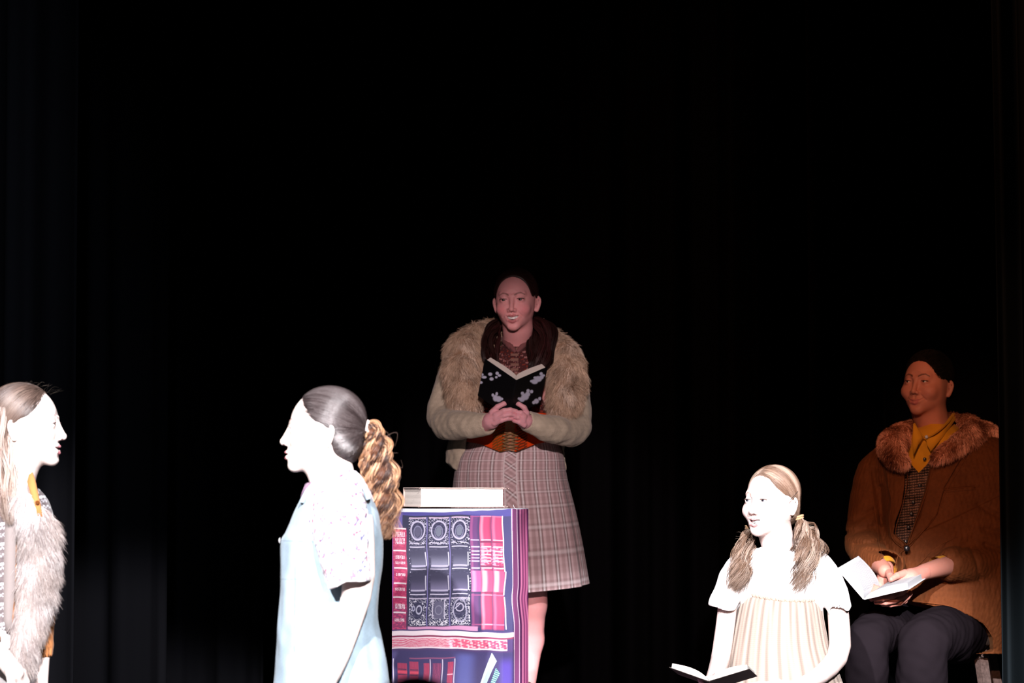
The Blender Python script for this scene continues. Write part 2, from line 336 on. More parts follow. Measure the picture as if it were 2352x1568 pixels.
# ------------------------------------------------------------------ heads
def rotm(yaw, pitch, roll):
    a, b, c = -yaw, -pitch, roll
    Rz = np.array([[math.cos(a), -math.sin(a), 0], [math.sin(a), math.cos(a), 0], [0, 0, 1]])
    Rx = np.array([[1, 0, 0], [0, math.cos(b), -math.sin(b)], [0, math.sin(b), math.cos(b)]])
    Ry = np.array([[math.cos(c), 0, math.sin(c)], [0, 1, 0], [-math.sin(c), 0, math.cos(c)]])
    return Rz @ Rx @ Ry
class Head:
    def __init__(s, c, yaw=0, pitch=0, roll=0, sc=1.0):
        s.c = np.asarray(c, float); s.R = rotm(math.radians(yaw), math.radians(pitch), math.radians(roll)); s.s = sc
    def w(s, V): return (np.asarray(V, float) * s.s) @ s.R.T + s.c
    def l(s, P): return ((np.asarray(P, float) - s.c) @ s.R) / s.s
def make_head(g, H, skin, mouth='teeth', eye_open=0.0042, iris=(0.1, 0.2, 0.3), brow=(0.1, 0.05, 0.03), lip=None, neck=None, neck_r=0.05,
              ear=0.55, gaze=(0, -1, 0), wide=1.0, h=0.0017, smile=0.006, fat=0.0, nose=0.0, chin=0.0, lipout=0.0, fold=True, gapv=None, blush=0.0, browz=0.0, teethcol=(0.75, 0.72, 0.68), white=(.5, .46, .44), lash=.0012):
    skin = np.asarray(skin, float); lip = skin * [1, 0.55, 0.6] if lip is None else np.asarray(lip)
    f = Fld((-.11, -.128, -.20), (.11, .120, .120), h)
    f.ell((0, .012, .028), (.072, .092, .082))
    f.ell((0, -.022, -.010), (.064 + fat, .067, .080), k=.03)
    f.ell((0, -.030, -.064), (.050 + fat, .052, .044), k=.03)
    f.ell((.037 + fat, .002, -.052), (.016, .024, .024), k=.03, sym=True)
    f.ell((0, -.076 - chin, -.097), (.019, .014, .014), k=.032)
    f.ell((.037 + fat * .7, -.064, -.032), (.020, .017, .017), k=.022, sym=True)
    f.ell((.046 + fat, -.018, -.026), (.014, .036, .026), k=.03, sym=True)
    f.cap((.012, -.083, .017), (.040, -.070, .021), .008, .007, k=.012, sym=True)
    f.ell((.031, -.101, -.001), (.017, .015, .0095), k=.016, op='-', sym=True)
    f.ell((0, -.054 - lipout, -.064), (.034, .034, .025), k=.022)
    f.cap((0, -.085, .010), (0, -.102 - nose, -.031), .0060, .0080, k=.011)
    f.ell((0, -.1035 - nose, -.035), .0085, k=.006)
    f.ell((.0115, -.093 - nose * .5, -.039), (.0070, .009, .0062), k=.006, sym=True)
    f.ell((.0062, -.1005 - nose * .7, -.0455), (.0032, .005, .003), k=.003, op='-', sym=True)
    if fold: f.cap((.019, -.094, -.040), (.036, -.079, -.061), .0015, .0015, k=.009, op='-', sym=True)
    if smile > .006: f.ell((.035 + fat, -.067, -.034), (.015, .013, .012), k=.028, sym=True)
    f.ell((.031, -.0750, 0), .0146, k=.005, sym=True)
    f.ell((.031, -.0945, -.0003), (.0140, .0105, eye_open), k=.0015, op='-', sym=True)
    m, yo = -.067, -lipout
    gap = gapv or {'teeth': .0042, 'closed': 0, 'open': .0035}[mouth]; sm = smile
    U = [(.0295, -.0785 + yo, m + smile), (.015, -.0885 + yo, m + .0018 + gap + sm * .30), (.004, -.0925 + yo, m + .0022 + gap), (0, -.0925 + yo, m + .0015 + gap)]
    Lw = [(.0295, -.0785 + yo, m + smile), (.016, -.0880 + yo, m - .0045 - gap * .9 + sm * .20), (0, -.0912 + yo, m - .0065 - gap - sm * .15)]
    f.chain(U, [.0020, .0032, .0036, .0036], k=.004, sym=True); f.chain(Lw, [.0020, .0040, .0046], k=.004, sym=True)
    if gap:
        for yy in (-.096, -.090, -.084):
            f.chain([(.0245, yy + .0105 + yo, m + smile * .72), (.014, yy + .003 + yo, m - .0002 + sm * .28), (0, yy + yo, m - .0010 - sm * .08)], [.0010, gap * .85, gap], k=.001, op='-', sym=True)
    else:
        f.chain([(.030, -.0825 + yo, m + smile), (.015, -.0925 + yo, m + .0002 + sm * .25), (0, -.0965 + yo, m - .0012)], [.0012, .0012, .0012], k=.0025, op='-', sym=True)
    f.ell((0, -.094 + yo, m + .017), (.003, .004, .009), k=.006, op='-')
    f.ell((0, -.095 + yo, m - .0175 - gap), (.014, .004, .003), k=.010, op='-')
    # ears
    e0 = np.array([.067, .008, -.016]); eu = np.array([math.sin(ear), math.cos(ear), 0])
    def ep(u, v): return e0 + eu * u + np.array([0, 0, v])
    hel = [(.000, .008), (.003, .020), (.010, .026), (.019, .023), (.023, .011), (.020, -.004), (.015, -.015), (.008, -.024), (.001, -.021)]
    P = spline(np.array([ep(*q) for q in hel]), 16); rr = np.interp(np.linspace(0, 1, 16), [0, .3, .7, .88, 1], [.0032, .0030, .0036, .0060, .0045])
    for i in range(15): f.cap(P[i], P[i + 1], rr[i], rr[i + 1], k=.0025, sym=True)
    for q in [(.004, .010), (.012, .016), (.016, .004), (.010, -.008), (.006, -.016)]:
        f.cap(ep(0, q[1] * .5), ep(*q), .0045, .0030, k=.006, sym=True)
    f.cap(ep(.013, .016), ep(.016, -.006), .0028, .0032, k=.003, sym=True)
    nk = H.l(neck) if neck is not None else np.array([0, .03, -.2])
    f.chain([(0, .012, -.055), (0, .018, -.10), nk], [neck_r * .95, neck_r, neck_r * 1.12], k=.022)
    V, F = f.mesh()
    x, y, z = np.abs(V[:, 0]), V[:, 1], V[:, 2]
    C = np.tile(skin, (len(V), 1)); n1 = wob(V[:, 0], y, z, 90, 2)[:, None]; C *= 1 + 0.03 * n1
    def near(P, r):
        P = np.array(P); q = np.stack([x, y, z], 1); d = np.full(len(V), 9.)
        for i in range(len(P) - 1):
            a, b = P[i], P[i + 1]; t = np.clip(((q - a) @ (b - a)) / ((b - a) @ (b - a)), 0, 1)[:, None]; d = np.minimum(d, np.linalg.norm(q - a - t * (b - a), axis=1))
        r = r * (1 - .55 * smooth01(x, .010, .028)); return smooth01(-d, -r - .0008, -r + .0008)
    front = (y < -.05)
    bl = (np.exp(-(((x - .042) / .018) ** 2 + ((z + .035) / .018) ** 2)) * blush * front)[:, None]; C = C * (1 - bl * np.array([0, .45, .35]))
    lm = np.maximum(near(U, .0047), near(Lw, .0060))[:, None] * front[:, None]; C = C * (1 - lm) + lip * lm
    if gap:
        q = ((x / .024) ** 2 + ((z - m + .001) / (gap + .003)) ** 2 < 1) & (y > -.0862 + .0125 * (x / .0295) ** 2 + yo) & front; C[q] = [.12, .02, .02]
    bz = browz
    bp = np.array([(.012, .0175 + bz), (.022, .0235 + bz), (.034, .0250 + bz), (.046, .0185 + bz)]); dd = np.full(len(V), 9.); th_ = np.zeros(len(V))
    for i in range(3):
        a, b = bp[i], bp[i + 1]; q = np.stack([x, z], 1); t = np.clip(((q - a) @ (b - a)) / ((b - a) @ (b - a)), 0, 1)[:, None]; d_ = np.linalg.norm(q - a - t * (b - a), axis=1)
        th_ = np.where(d_ < dd, [.0031, .0028, .0022][i], th_); dd = np.minimum(dd, d_)
    bm = (smooth01(-dd, -th_ - .0008, -th_ + .0014) * front * (0.8 + 0.2 * np.sin(x * 2600 + z * 1200)))[:, None]; C = C * (1 - bm) + np.asarray(brow) * bm
    g.add(H.w(V * [wide, 1, 1]), F, C)
    # eyes
    gz = np.asarray(gaze, float); gz /= np.linalg.norm(gz)
    for sx in (-1, 1):
        ph, la = np.meshgrid(np.linspace(0, 2 * PI, 40, endpoint=False), np.linspace(0, PI, 40)); ax = gz; t1 = np.cross(ax, [0, 0, 1.]); t1 /= np.linalg.norm(t1); t2 = np.cross(ax, t1)
        D = np.cos(la)[..., None] * ax + np.sin(la)[..., None] * (np.cos(ph)[..., None] * t1 + np.sin(ph)[..., None] * t2)
        Ve = np.array([sx * .031, -.0752, 0]) + .0127 * D; ang = la.ravel()
        Ce = np.where((ang < .24)[:, None], (.003, .003, .003), np.where((ang < .52)[:, None], iris, white))
        Vv, Ff = loft(Ve, cap=False); g.add(H.w(Vv * [wide, 1, 1]), Ff, Ce, 1)
        # lash line
        a = np.linspace(-1, 1, 14); Lp = np.stack([sx * .031 + .0145 * a, -.0912 + .0075 * a ** 2, (eye_open + .0006) * np.sqrt(np.maximum(0, 1 - (a * .93) ** 2))], 1)
        Vv, Ff = tubes(Lp[None], lash * np.linspace(.7, 1.1, 14)[None] if sx > 0 else lash * np.linspace(1.1, .7, 14)[None], 5); g.add(H.w(Vv * [wide, 1, 1]), Ff, np.asarray(brow) * .4)
    if gap:
        a = np.linspace(-1.15, 1.15, 93); zz = np.linspace(0, 1, 8)[:, None]
        tw = np.abs(np.sin(a * 7.0)); sc_ = .0012 * (1 - smooth01(tw, 0, .3))
        top = m + .009 + smile * .45 * a ** 2; bot = m - (.0035 if mouth == 'teeth' else .0005) + smile * .55 * a ** 2 + .0008 * (1 - tw)
        Vt = np.stack([np.broadcast_to(.0255 * np.sin(a), (8, 93)), np.broadcast_to(-(.0585 + .0285 * np.cos(a)) + sc_ + yo, (8, 93)), top + (bot - top) * zz], -1)
        g.add(H.w(Vt.reshape(-1, 3)), grid_faces(8, 93, False), teethcol, 1)
def hair_cap(g, H, col, cutc=(0, -.135, -.030), cutr=(.082, .085, .094), grow=.007, extra=None, h=.0026, rough=0.0, low=-.075, earcut=True):
    f = Fld((-.11, -.13, -.14), (.11, .15, .15), h)
    f.ell((0, .014, .028), (.072 + grow, .092 + grow, .083 + grow)); f.ell((0, .045, -.035), (.055 + grow, .060, .055), k=.03)
    if extra: extra(f)
    f.ell(cutc, cutr, k=.012, op='-')
    if earcut: f.ell((.080, -.012, -.030), (.030, .034, .045), k=.010, op='-', sym=True)
    f.app((slice(None),) * 3, (f.ax[2][None, None, :] - low) + 0 * f.v, .01, '-')
    if rough: f.disp(lambda X, Y, Z: rough * wob(X, Y, Z, 260, 5))
    V, F = f.mesh(); C = np.asarray(col) * (1 + 0.2 * wob(*V.T, 120, 4)[:, None]); g.add(H.w(V), F, np.clip(C, 0, 1)); return f, V, F
def cap_strands(g, H, starts, end, cols, grow=.009, r=.0011, c0=(0, .014, .028), sag=0.0, S=26, jit=.0012):
    """strands swept over the skull from directions `starts` to direction `end` (skull ellipsoid space)"""
    starts = np.asarray(starts, float); n = len(starts); R3 = np.array([.072 + grow, .092 + grow, .083 + grow])
    a = starts / np.linalg.norm(starts, axis=1, keepdims=True); b = np.asarray(end, float) + rng.normal(size=(n, 3)) * .05; b /= np.linalg.norm(b, axis=1, keepdims=True)
    t = np.linspace(0, 1, S)[None, :, None]; om = np.arccos(np.clip((a * b).sum(1), -1, 1))[:, None, None]
    D = (np.sin((1 - t) * om) * a[:, None] + np.sin(t * om) * b[:, None]) / (np.sin(om) + 1e-6)
    D[:, :, 2] -= sag * np.sin(t[:, :, 0] * PI); D /= np.linalg.norm(D, axis=2, keepdims=True)
    P = np.asarray(c0) + D * R3 * (1 + rng.normal(size=(n, 1, 1)) * .008) ; P += rng.normal(size=(n, 1, 3)) * jit
    cols = np.asarray(cols); C = cols[rng.integers(0, len(cols), n)] * rng.uniform(.75, 1.25, (n, 1))
    V, F = tubes(H.w(P.reshape(-1, 3)).reshape(P.shape), np.broadcast_to(r * np.interp(np.linspace(0, 1, S), [0, .1, 1], [.3, 1, 1]), (n, S)) * rng.uniform(.6, 1.3, (n, 1)), 4)
    g.add(V, F, np.repeat(C, S * 4, 0))
def comb(g, H, cap, n, targets, cols, L=.09, r=.0007, lift=.0012, S=16, streak=9.0, jit=.25, seed_keep=None, hook=None):
    """strands combed over a hair cap towards the tie(s); targets: function(points) -> tie points, in head space"""
    f, V, F = cap; gr = [np.gradient(f.v, f.h, axis=i) for i in range(3)]; nn = np.array(f.v.shape) - 1
    def samp_(P): i = np.clip(np.round((P - f.lo) / f.h).astype(int), 0, nn); t = tuple(i.T); N = np.stack([q[t] for q in gr], 1); N /= np.linalg.norm(N, axis=1, keepdims=True) + 1e-9; d = f.v[t] + ((P - (f.lo + i * f.h)) * N).sum(1); return d, N
    P, _ = samp(V, F, n); 
    if seed_keep is not None: P = P[seed_keep(P)]; n = len(P)
    T = targets(P); q = P - T; q /= np.linalg.norm(q, axis=1, keepdims=True)
    ci = np.clip(wob(*(q.T), streak, 2) * .45 + wob(*(q.T), streak * 3.1, 9) * .25 + .5 + rng.normal(size=n) * .13, 0, .999) * (len(cols) - 1)
    cols = np.asarray(cols, float); i = ci.astype(int); fr = (ci - i)[:, None]; C = (cols[i] * (1 - fr) + cols[i + 1] * fr) * rng.uniform(.8, 1.2, (n, 1))
    pts = []; p = P.copy(); J = rng.normal(size=(n, 3)) * jit * .02
    for s_ in range(S):
        d, N = samp_(p); p = p - N * np.clip(d - lift, -.006, .006)[:, None]; pts.append(p.copy()); D = T + J - p; dist = np.linalg.norm(D, axis=1, keepdims=True); D -= N * (D * N).sum(1, keepdims=True)
        D /= np.linalg.norm(D, axis=1, keepdims=True) + 1e-6
        p = p + D * np.minimum(L / S, dist * .5)
    pts = np.stack(pts, 1); V2, F2 = tubes(H.w(pts.reshape(-1, 3)).reshape(pts.shape), r * np.interp(np.linspace(0, 1, S), [0, .15, .85, 1], [.3, 1, 1, .3])[None] * rng.uniform(.6, 1.3, (n, 1)), 4)
    g.add(V2, F2, np.repeat(C, S * 4, 0))
def locks(g, path, width, n, curl, wave, r, cols, S=60, spread0=.25, fly=0.0, tip=0.1, flat=0.7, per=30):
    """wavy locks following a path (world points); width per path point"""
    P0 = spline(path, S); W = spline(np.asarray(width, float)[:, None], S)[:, 0]
    nc = max(6, n // per); cl = rng.integers(0, nc, n); rc = np.sqrt(rng.random(nc)); ac = rng.uniform(0, 2 * PI, nc); qx = rc * np.cos(ac); qy = rc * np.sin(ac); px_ = qx[cl] + rng.normal(size=n) * .10; py_ = qy[cl] + rng.normal(size=n) * .10; t = np.linspace(0, 1, S)
    T = np.gradient(P0, axis=0); T /= np.linalg.norm(T, axis=1, keepdims=True); A = np.cross(T, [0, 1., 0]); A /= np.linalg.norm(A, axis=1, keepdims=True); B = np.cross(T, A)
    L = rng.uniform(.72, 1.0, n); tt = t[None] * L[:, None]; i = tt * (S - 1); i0 = np.clip(i.astype(int), 0, S - 2); f = (i - i0)[..., None]
    g_ = lambda q: q[i0] * (1 - f) + q[i0 + 1] * f
    Pc, Aa, Bb = g_(P0), g_(A), g_(B); Wc = (W[i0] * (1 - f[..., 0]) + W[i0 + 1] * f[..., 0])
    ph = rng.uniform(0, 2 * PI, nc)[cl] + rng.normal(size=n) * .22; fr = (wave * rng.uniform(.8, 1.25, nc))[cl]
    up = smooth01(tt, .02, .25) * curl; aw = ph[:, None] + fr[:, None] * tt * 2 * PI
    x = Wc * px_[:, None] + up * np.cos(aw); y = Wc * flat * py_[:, None] + up * np.sin(aw)
    if fly: x = x + fly * rng.normal(size=(n, 1)) * tt ** 2
    P = Pc + x[..., None] * Aa + y[..., None] * Bb
    cols = np.asarray(cols); C = cols[np.where(rng.random(n) < .72, (cl * 7) % len(cols), rng.integers(0, len(cols), n))] * rng.uniform(.75, 1.2, (n, 1))
    R = r * np.interp(t, [0, .08, .7, 1], [.15, 1, .9, tip])[None] * rng.uniform(.6, 1.3, (n, 1))
    V, F = tubes(P, R, 4); g.add(V, F, np.repeat(C, S * 4, 0))
def wisps(g, starts, ends, r, col, bow=.01, S=14):
    a, b = np.asarray(starts, float), np.asarray(ends, float); t = np.linspace(0, 1, S)[None, :, None]
    P = a[:, None] * (1 - t) + b[:, None] * t + np.sin(t * PI) * rng.normal(size=(len(a), 1, 3)) * bow
    V, F = tubes(P, np.broadcast_to(r * np.linspace(1, .3, S), (len(a), S)), 3); g.add(V, F, col)
# ------------------------------------------------------------------ the stage
def struct(o): o['kind'] = 'structure'; return o
g = Geo(); g.add(*box((-9, 5.9, -.3), (9, 14, 0))); g.add(*box((-9, -14, -.4), (9, 5.9, -.18)))
struct(g.build('floor', 'floor', smooth=False))
g = Geo(); g.add(*box((-9, 13.6, -.3), (9, 13.9, 7.5))); struct(g.build('wall_back', 'plaster', smooth=False))
CUR = np.array([.0022, .0022, .0027])
def curtain(px0, px1, Y, amp, wl, seed, label, topshift=0.0, col=CUR, ztop=7.2, edge=0.02, sharp=2.4, ridge=()):
    x0, x1 = (at(px0, 1130, Y)[0] if px0 is not None else -7.5), (at(px1, 1130, Y)[0] if px1 is not None else 7.5)
    r = np.random.default_rng(seed); n = int((x1 - x0) / (.005 if ridge else .012)); u = np.linspace(0, 1, n); x = x0 + (x1 - x0) * u
    ph = np.cumsum(np.interp(x, np.linspace(x0, x1, 24), r.uniform(.6, 1.5, 24))) * (x[1] - x[0]) / wl * 2 * PI
    am = amp * np.interp(x, np.linspace(x0, x1, 17), r.uniform(.35, 1.2, 17)); z = np.linspace(ztop, 0.01, 40); rows = []
    for k, zz in enumerate(z):
        t = k / 39; s = np.sin(ph + .25 * math.sin(2.2 * t + seed)); y = Y + am * (.75 + .25 * t) * (np.sign(s) * np.abs(s) ** (1 / sharp)) + am * .25 * np.sin(ph * 2.3 + seed)
        y -= np.exp(-((u * (x1 - x0)) / edge) ** 2) * .03 + np.exp(-(((1 - u) * (x1 - x0)) / edge) ** 2) * .03
        for xr, ra, rw in ridge: y -= ra * np.exp(-((x - xr) / rw) ** 2)
        xs = x + topshift * (1 - t) * (zz / ztop)
        rows.append(np.stack([np.concatenate([xs, xs[::-1]]), np.concatenate([y, y[::-1] + .008]), np.full(2 * n, zz)], -1))
    V, F = loft(np.array(rows)); g = Geo(); g.add(V, F, col)
    return tag(g.build('stage_curtain', 'velvet', base=((x0 + x1) / 2, Y, 0)), label, 'curtain', 'black stage curtains')
curtain(None, None, 12.9, .10, .34, 3, 'wide black velvet backdrop curtain hanging behind the whole stage')
curtain(None, 172, 9.4, .06, .26, 5, 'grey-black side curtain at the far left, right behind the person in the fur vest')
curtain(None, 383, 10.6, .07, .30, 8, 'second black side curtain from the left, its edge between the two people in profile')
curtain(None, 606, 11.6, .07, .28, 11, 'third black side curtain from the left, its edge left of the ponytail')
curtain(1862, None, 11.9, .05, .40, 14, 'black curtain panel with a faint brown edge behind the blonde reader', topshift=-.05)
curtain(2030, None, 11.2, .05, .50, 17, 'black curtain panel hanging behind the seated person in the corduroy jacket', topshift=-.02)
curtain(2297, None, 9.5, .045, .17, 21, 'dark blue-green side curtain at the far right edge, covering an arm of the seated person', topshift=-.105, col=np.array([.006, .0074, .0085]), edge=.012, ridge=[(at(2342, 1130, 9.5)[0], .085, .014), (at(2322, 1130, 9.5)[0], -.04, .018)])

# ------------------------------------------------------------------ pedestal wrapped in a printed bookcase cloth
KP = 4.7
def paint(px, py):
    n = len(px); C = np.tile(lin(56, 52, 108, KP), (n, 1))
    wx = px + 1.0 * np.sin(py / 31) + .8 * np.sin(py / 13 + px / 40); wy = py + 1.0 * np.sin(px / 27) + .6 * np.sin(px / 11)
    nz = wob(px, py, 0 * px, .45, 2); nf = wob(px, py, 0 * px, 1.3, 9); nl = wob(px, py, 0 * px, .08, 5); no = wob(px, py, 0 * px, .42, 14)
    def put(m, c, a=1.0):
        m = np.clip(np.asarray(m, float) * a, 0, 1)[:, None]; C[:] = C * (1 - m) + lin(*c, KP) * m
    def R(x0, y0, x1, y1, s=.7): return smooth01(wx, x0 - s, x0 + s) * smooth01(-wx, -x1 - s, -x1 + s) * smooth01(wy, y0 - s, y0 + s) * smooth01(-wy, -y1 - s, -y1 + s)
    def line(x0, y0, x1, y1, w_=.8):
        t = np.clip(((wx - x0) * (x1 - x0) + (wy - y0) * (y1 - y0)) / ((x1 - x0) ** 2 + (y1 - y0) ** 2), 0, 1)
        return smooth01(-np.hypot(wx - x0 - t * (x1 - x0), wy - y0 - t * (y1 - y0)), -w_ - .6, -w_ + .4)
    def oval(cx, cy, a, b, w_=1.0): d = np.abs(np.hypot((wx - cx) / a, (wy - cy) / b) - 1) * min(a, b); return smooth01(-d, -w_ - .6, -w_ + .3)
    put(R(0, 1100, 1300, 1184), (74, 68, 150)); put(R(896, 1176, 926, 1214, 2), (96, 84, 160)); put(R(926, 1183, 1082, 1440), (36, 36, 74))
    # left thin red book
    put(R(897, 1213, 905, 1449), (150, 66, 148)); put(R(903, 1213, 934, 1447), (186, 48, 100)); put(R(903, 1390, 934, 1447, 6), (150, 50, 104))
    put(R(903, 1213, 934, 1447) * (nz > .25), (226, 74, 124), .6); put(R(896, 1452, 900, 1600), (150, 66, 148))
    for y in (1214.5, 1265, 1305, 1340, 1372, 1407): put(R(904, y - 1.6, 933, y + 1.6), (255, 236, 244))
    for y0, y1, nn in ((1222, 1234, 1), (1236, 1243, 1), (1244, 1250, 1), (1276, 1284, 1), (1290, 1296, 1), (1317, 1323, 1), (1350, 1357, 1), (1387, 1399, 1), (1421, 1428, 1)):
        put(R(908, y0, 930, y1) * (np.sin(px * 2.1 + nf * 3 + y0) * .6 + nf * .6 > -.05), (255, 226, 238))
    # three ornate dark spines
    for k, (x0, x1) in enumerate(((940, 980), (985, 1032), (1036, 1077))):
        cx = (x0 + x1) / 2; put(R(x0, 1187, x1, 1436), (42, 42, 78)); put(R(x0, 1187, x1, 1436) * smooth01(nz, 0, .7), (96, 92, 128), .45)
        for y0, y1, c in ((1262, 1302, (112, 112, 140)), (1316, 1358, (104, 98, 136))):
            m = R(x0 + 4, y0, x1 - 4, y1, 2); put(m, (48, 46, 82)); put(m * smooth01(wy, y0 + 8, y1), c if k != 1 else tuple(v + 30 for v in c), .9)
            put(R(x0 + 4, y1 - 5, x1 - 4, y1 - 1.5), (190, 184, 214)); put(line(x1 - 3, y0 + 6, x1 - 2, y1 - 4, 1), (214, 210, 232))
        for y in (1246, 1255, 1306, 1364): put(R(x0 + 2, y - 1.1, x1 - 3, y + 1.1), (216, 210, 236))
        put(oval(cx, 1217, 15.5 if k != 1 else 17, 21, 1.4), (196, 190, 216)); put(oval(cx, 1221, 9, 14, .8), (128, 126, 158)); put((np.hypot((wx - cx) / 7, (wy - 1220) / 11) < 1), (124, 130, 150) if k else (92, 90, 120), .8)
        edge = R(x0, 1187, x1, 1250) * (np.hypot((wx - cx) / 18, (wy - 1220) / 24) > 1); put(edge * smooth01(-np.abs(no), -.22, -.06), (206, 202, 224), .9); put(edge * (no < -.5), (24, 24, 52))
        put(R(x0 + 1, 1187, x1 - 1, 1190), (206, 180, 204)); put(R(x0, 1372, x1, 1436) * (np.hypot((wx - cx) / 13, (wy - 1400) / 19) > 1) * smooth01(-np.abs(no + .3 * nz), -.24, -.06), (220, 218, 236), .95)
        put(R(x0, 1372, x1, 1375), (190, 180, 206)); put(R(x0 + 3, 1424, x1 - 3, 1434) * smooth01(-np.abs(no), -.4, -.15), (232, 228, 240))
        if k == 0: put(oval(963, 1399, 6, 9, 1.1), (190, 190, 214)); put(oval(950, 1396, 3, 5, 1), (170, 170, 200))
        if k == 1: put(R(998, 1380, 1020, 1420, 2), (96, 94, 124)); put(oval(1009, 1400, 8, 10, .8), (136, 134, 160)); put(line(994, 1376, 996, 1420) + line(1022, 1376, 1022, 1420), (220, 214, 236))
        if k == 2: put(oval(1057, 1395, 9, 9, 1.2) * (wx > 1049), (196, 190, 214)); put(line(1047, 1398, 1058, 1388, 1.1), (200, 196, 220)); put(oval(1058, 1402, 15, 26, 1), (190, 186, 214), .8)
    for x in (982, 1034): put(R(x - 1.6, 1187, x + .4, 1438), (128, 120, 184)); put(R(x + 1.2, 1187, x + 2.4, 1438), (30, 28, 64))
    put(R(1077, 1190, 1080, 1436) * (no > .2), (226, 222, 240)); put(R(940, 1215, 943, 1420) * (no > .6), (210, 206, 232))
    # purple and red spines
    for x0, x1, base, hi, drk in ((1080, 1102, (104, 54, 118), (172, 84, 142), (44, 42, 88)), (1103, 1129, (216, 60, 110), (255, 160, 186), (120, 32, 84)), (1130.5, 1156, (212, 56, 108), (250, 120, 160), (136, 36, 88))):
        sh = 3.5 * smooth01(wy, 1240, 1440); m = R(x0 + sh.mean() * 0, 1184, x1, 1446)
        q = (wx - sh - x0) / (x1 - x0); m = smooth01(q, -.03, .03) * smooth01(-q, -1.03, -.97) * smooth01(wy, 1183, 1185) * smooth01(-wy, -(1442 if x0 < 1100 else 1448), -1440)
        put(m, base); put(m * smooth01(-np.abs(q - .18), -.22, 0), hi, .7); put(m * smooth01(q, .62, 1.0), drk, .75)
        red = x0 > 1100
        put(m * R(0, 1310, 2000, 1358), (196, 90, 156) if not red else (246, 76, 124)); put(m * R(0, 1310, 2000, 1358) * smooth01(-np.abs(q - .3), -.35, 0), (232, 160, 200) if not red else (255, 222, 232), .85)
        for y, w_ in ((1239.5, 1.1), (1255, 1.6), (1265, 1.6), (1273, 1.3), (1280.5, 1.3), (1288, 1.5), (1304, 1.6)):
            put(m * R(0, y - w_, 2000, y + w_) * (q > .08) * (q < .95), (206, 190, 226) if not red else (255, 196, 214))
        if red: put(m * R(0, 1255, 2000, 1304) * smooth01(no, -.1, .5), (255, 176, 200), .7); put(m * R(0, 1242, 2000, 1246), drk); put(m * R(0, 1298, 2000, 1302), drk)
        for y in (1361, 1366): put(m * R(0, y - 1.2, 2000, y + 1), drk if y == 1361 else hi)
        put(m * R(0, 1432, 2000, 1435), hi); put(m * R(0, 1184, 2000, 1186.5), hi, .8)
    put(line(1155, 1184, 1158, 1310, 1.1) + line(1160, 1312, 1158, 1364, 1.2) + line(1159, 1370, 1164, 1443, 1.1), (255, 240, 250))
    # shelf board
    put(R(938, 1438, 1098, 1450, 1.5), (226, 160, 204)); sy = wy + 2.5 * np.sin(px / 38 + 1) - 4 * smooth01(px, 1100, 1175)
    def S(y0, y1, x1=1182, s=.8): return smooth01(sy, y0 - s, y0 + s) * smooth01(-sy, -y1 - s, -y1 + s) * (wx < x1)
    put(S(1446, 1600), (70, 56, 116)); put(S(1449, 1460), (255, 238, 246)); put(S(1460, 1464), (150, 50, 92)); put(S(1464, 1489, 1164), (226, 96, 132))
    put(S(1464, 1489, 1164) * (np.abs(np.sin(sy * .9 + nl * 4)) > .8) * (wx < 1040), (255, 214, 226), .9); put(S(1467, 1488, 1164) * smooth01(wx, 960, 1080) * smooth01(no, .0, .5), (255, 206, 214)); put(S(1467, 1488, 1164) * smooth01(wx, 1060, 1120) * smooth01(-no, .45, .8), (150, 60, 110))
    put(S(1464, 1467, 1164), (255, 226, 236)); put(S(1486.5, 1490, 1164), (255, 236, 244)); put(S(1490, 1700), (62, 52, 108)); put(S(1464, 1490) * (wx > 1164), (80, 56, 116)); put(S(1490, 1494), (92, 56, 112), .5)
    # lower shelf
    low = smooth01(wy, 1494, 1512); put(low * smooth01(-np.abs(wx - 1066), -34, -4), (98, 104, 182), .75); put(low * smooth01(-np.abs(wx - 1163), -22, -4) * smooth01(wy, 1500, 1530), (96, 74, 186), .8)
    for x0, x1, y0 in ((913, 934, 1523), (940, 960, 1518), (972, 985, 1522), (993, 1012, 1522), (1027, 1040, 1520)):
        m = R(x0, y0, x1, 1660); put(m, (176, 52, 92) if x0 != 993 else (118, 50, 100)); put(m * (np.sin(wx * 1.9) > .4), (206, 84, 130), .5)
        if x0 < 950:
            for y in (1536, 1548, 1560): put(R(x0 + 1, y, x1 - 1, y + 2), (60, 34, 80))
            put(R(x0, 1541, x1, 1546), (240, 84, 112))
        if x0 > 1020: put(R(x0, 1547, x1, 1550), (255, 180, 200))
    for x in (903, 987, 1015, 1043): put(R(x - 1, 1513, x + 1, 1700), (230, 216, 238))
    put(R(940, 1509, 1044, 1512), (170, 88, 130), .7)
    def poly(pts): return polyd(wx, wy, np.array(pts, float)) < 0
    put(poly([(1128, 1498), (1141, 1517), (1134, 1531), (1118, 1568), (1100, 1620), (1085, 1620)]), (196, 216, 222)); put(poly([(1128, 1498), (1134, 1508), (1108, 1568), (1085, 1620)]), (226, 240, 240), .8)
    m = poly([(1139, 1532), (1148, 1545), (1136, 1568), (1110, 1620), (1100, 1620), (1127, 1566)]); put(m, (30, 90, 110)); put(m * (np.sin(wx * .6 + wy * 1.5) > 0), (170, 240, 232))
    # side of the pedestal
    off = 3 * smooth01(py, 1175, 1340) + 5.5 * smooth01(py, 1370, 1440) - 2.5 * smooth01(py, 1340, 1375); q = px - off - 1174.5; side = smooth01(q, -.6, .6)
    put(side, (156, 88, 142)); put(side * (q < 1.6), (255, 226, 246)); put(side * smooth01(q, 11.6, 12.4) * (q < 14), (240, 208, 232)); put(side * smooth01(q, 13.6, 14.4), (92, 38, 92))
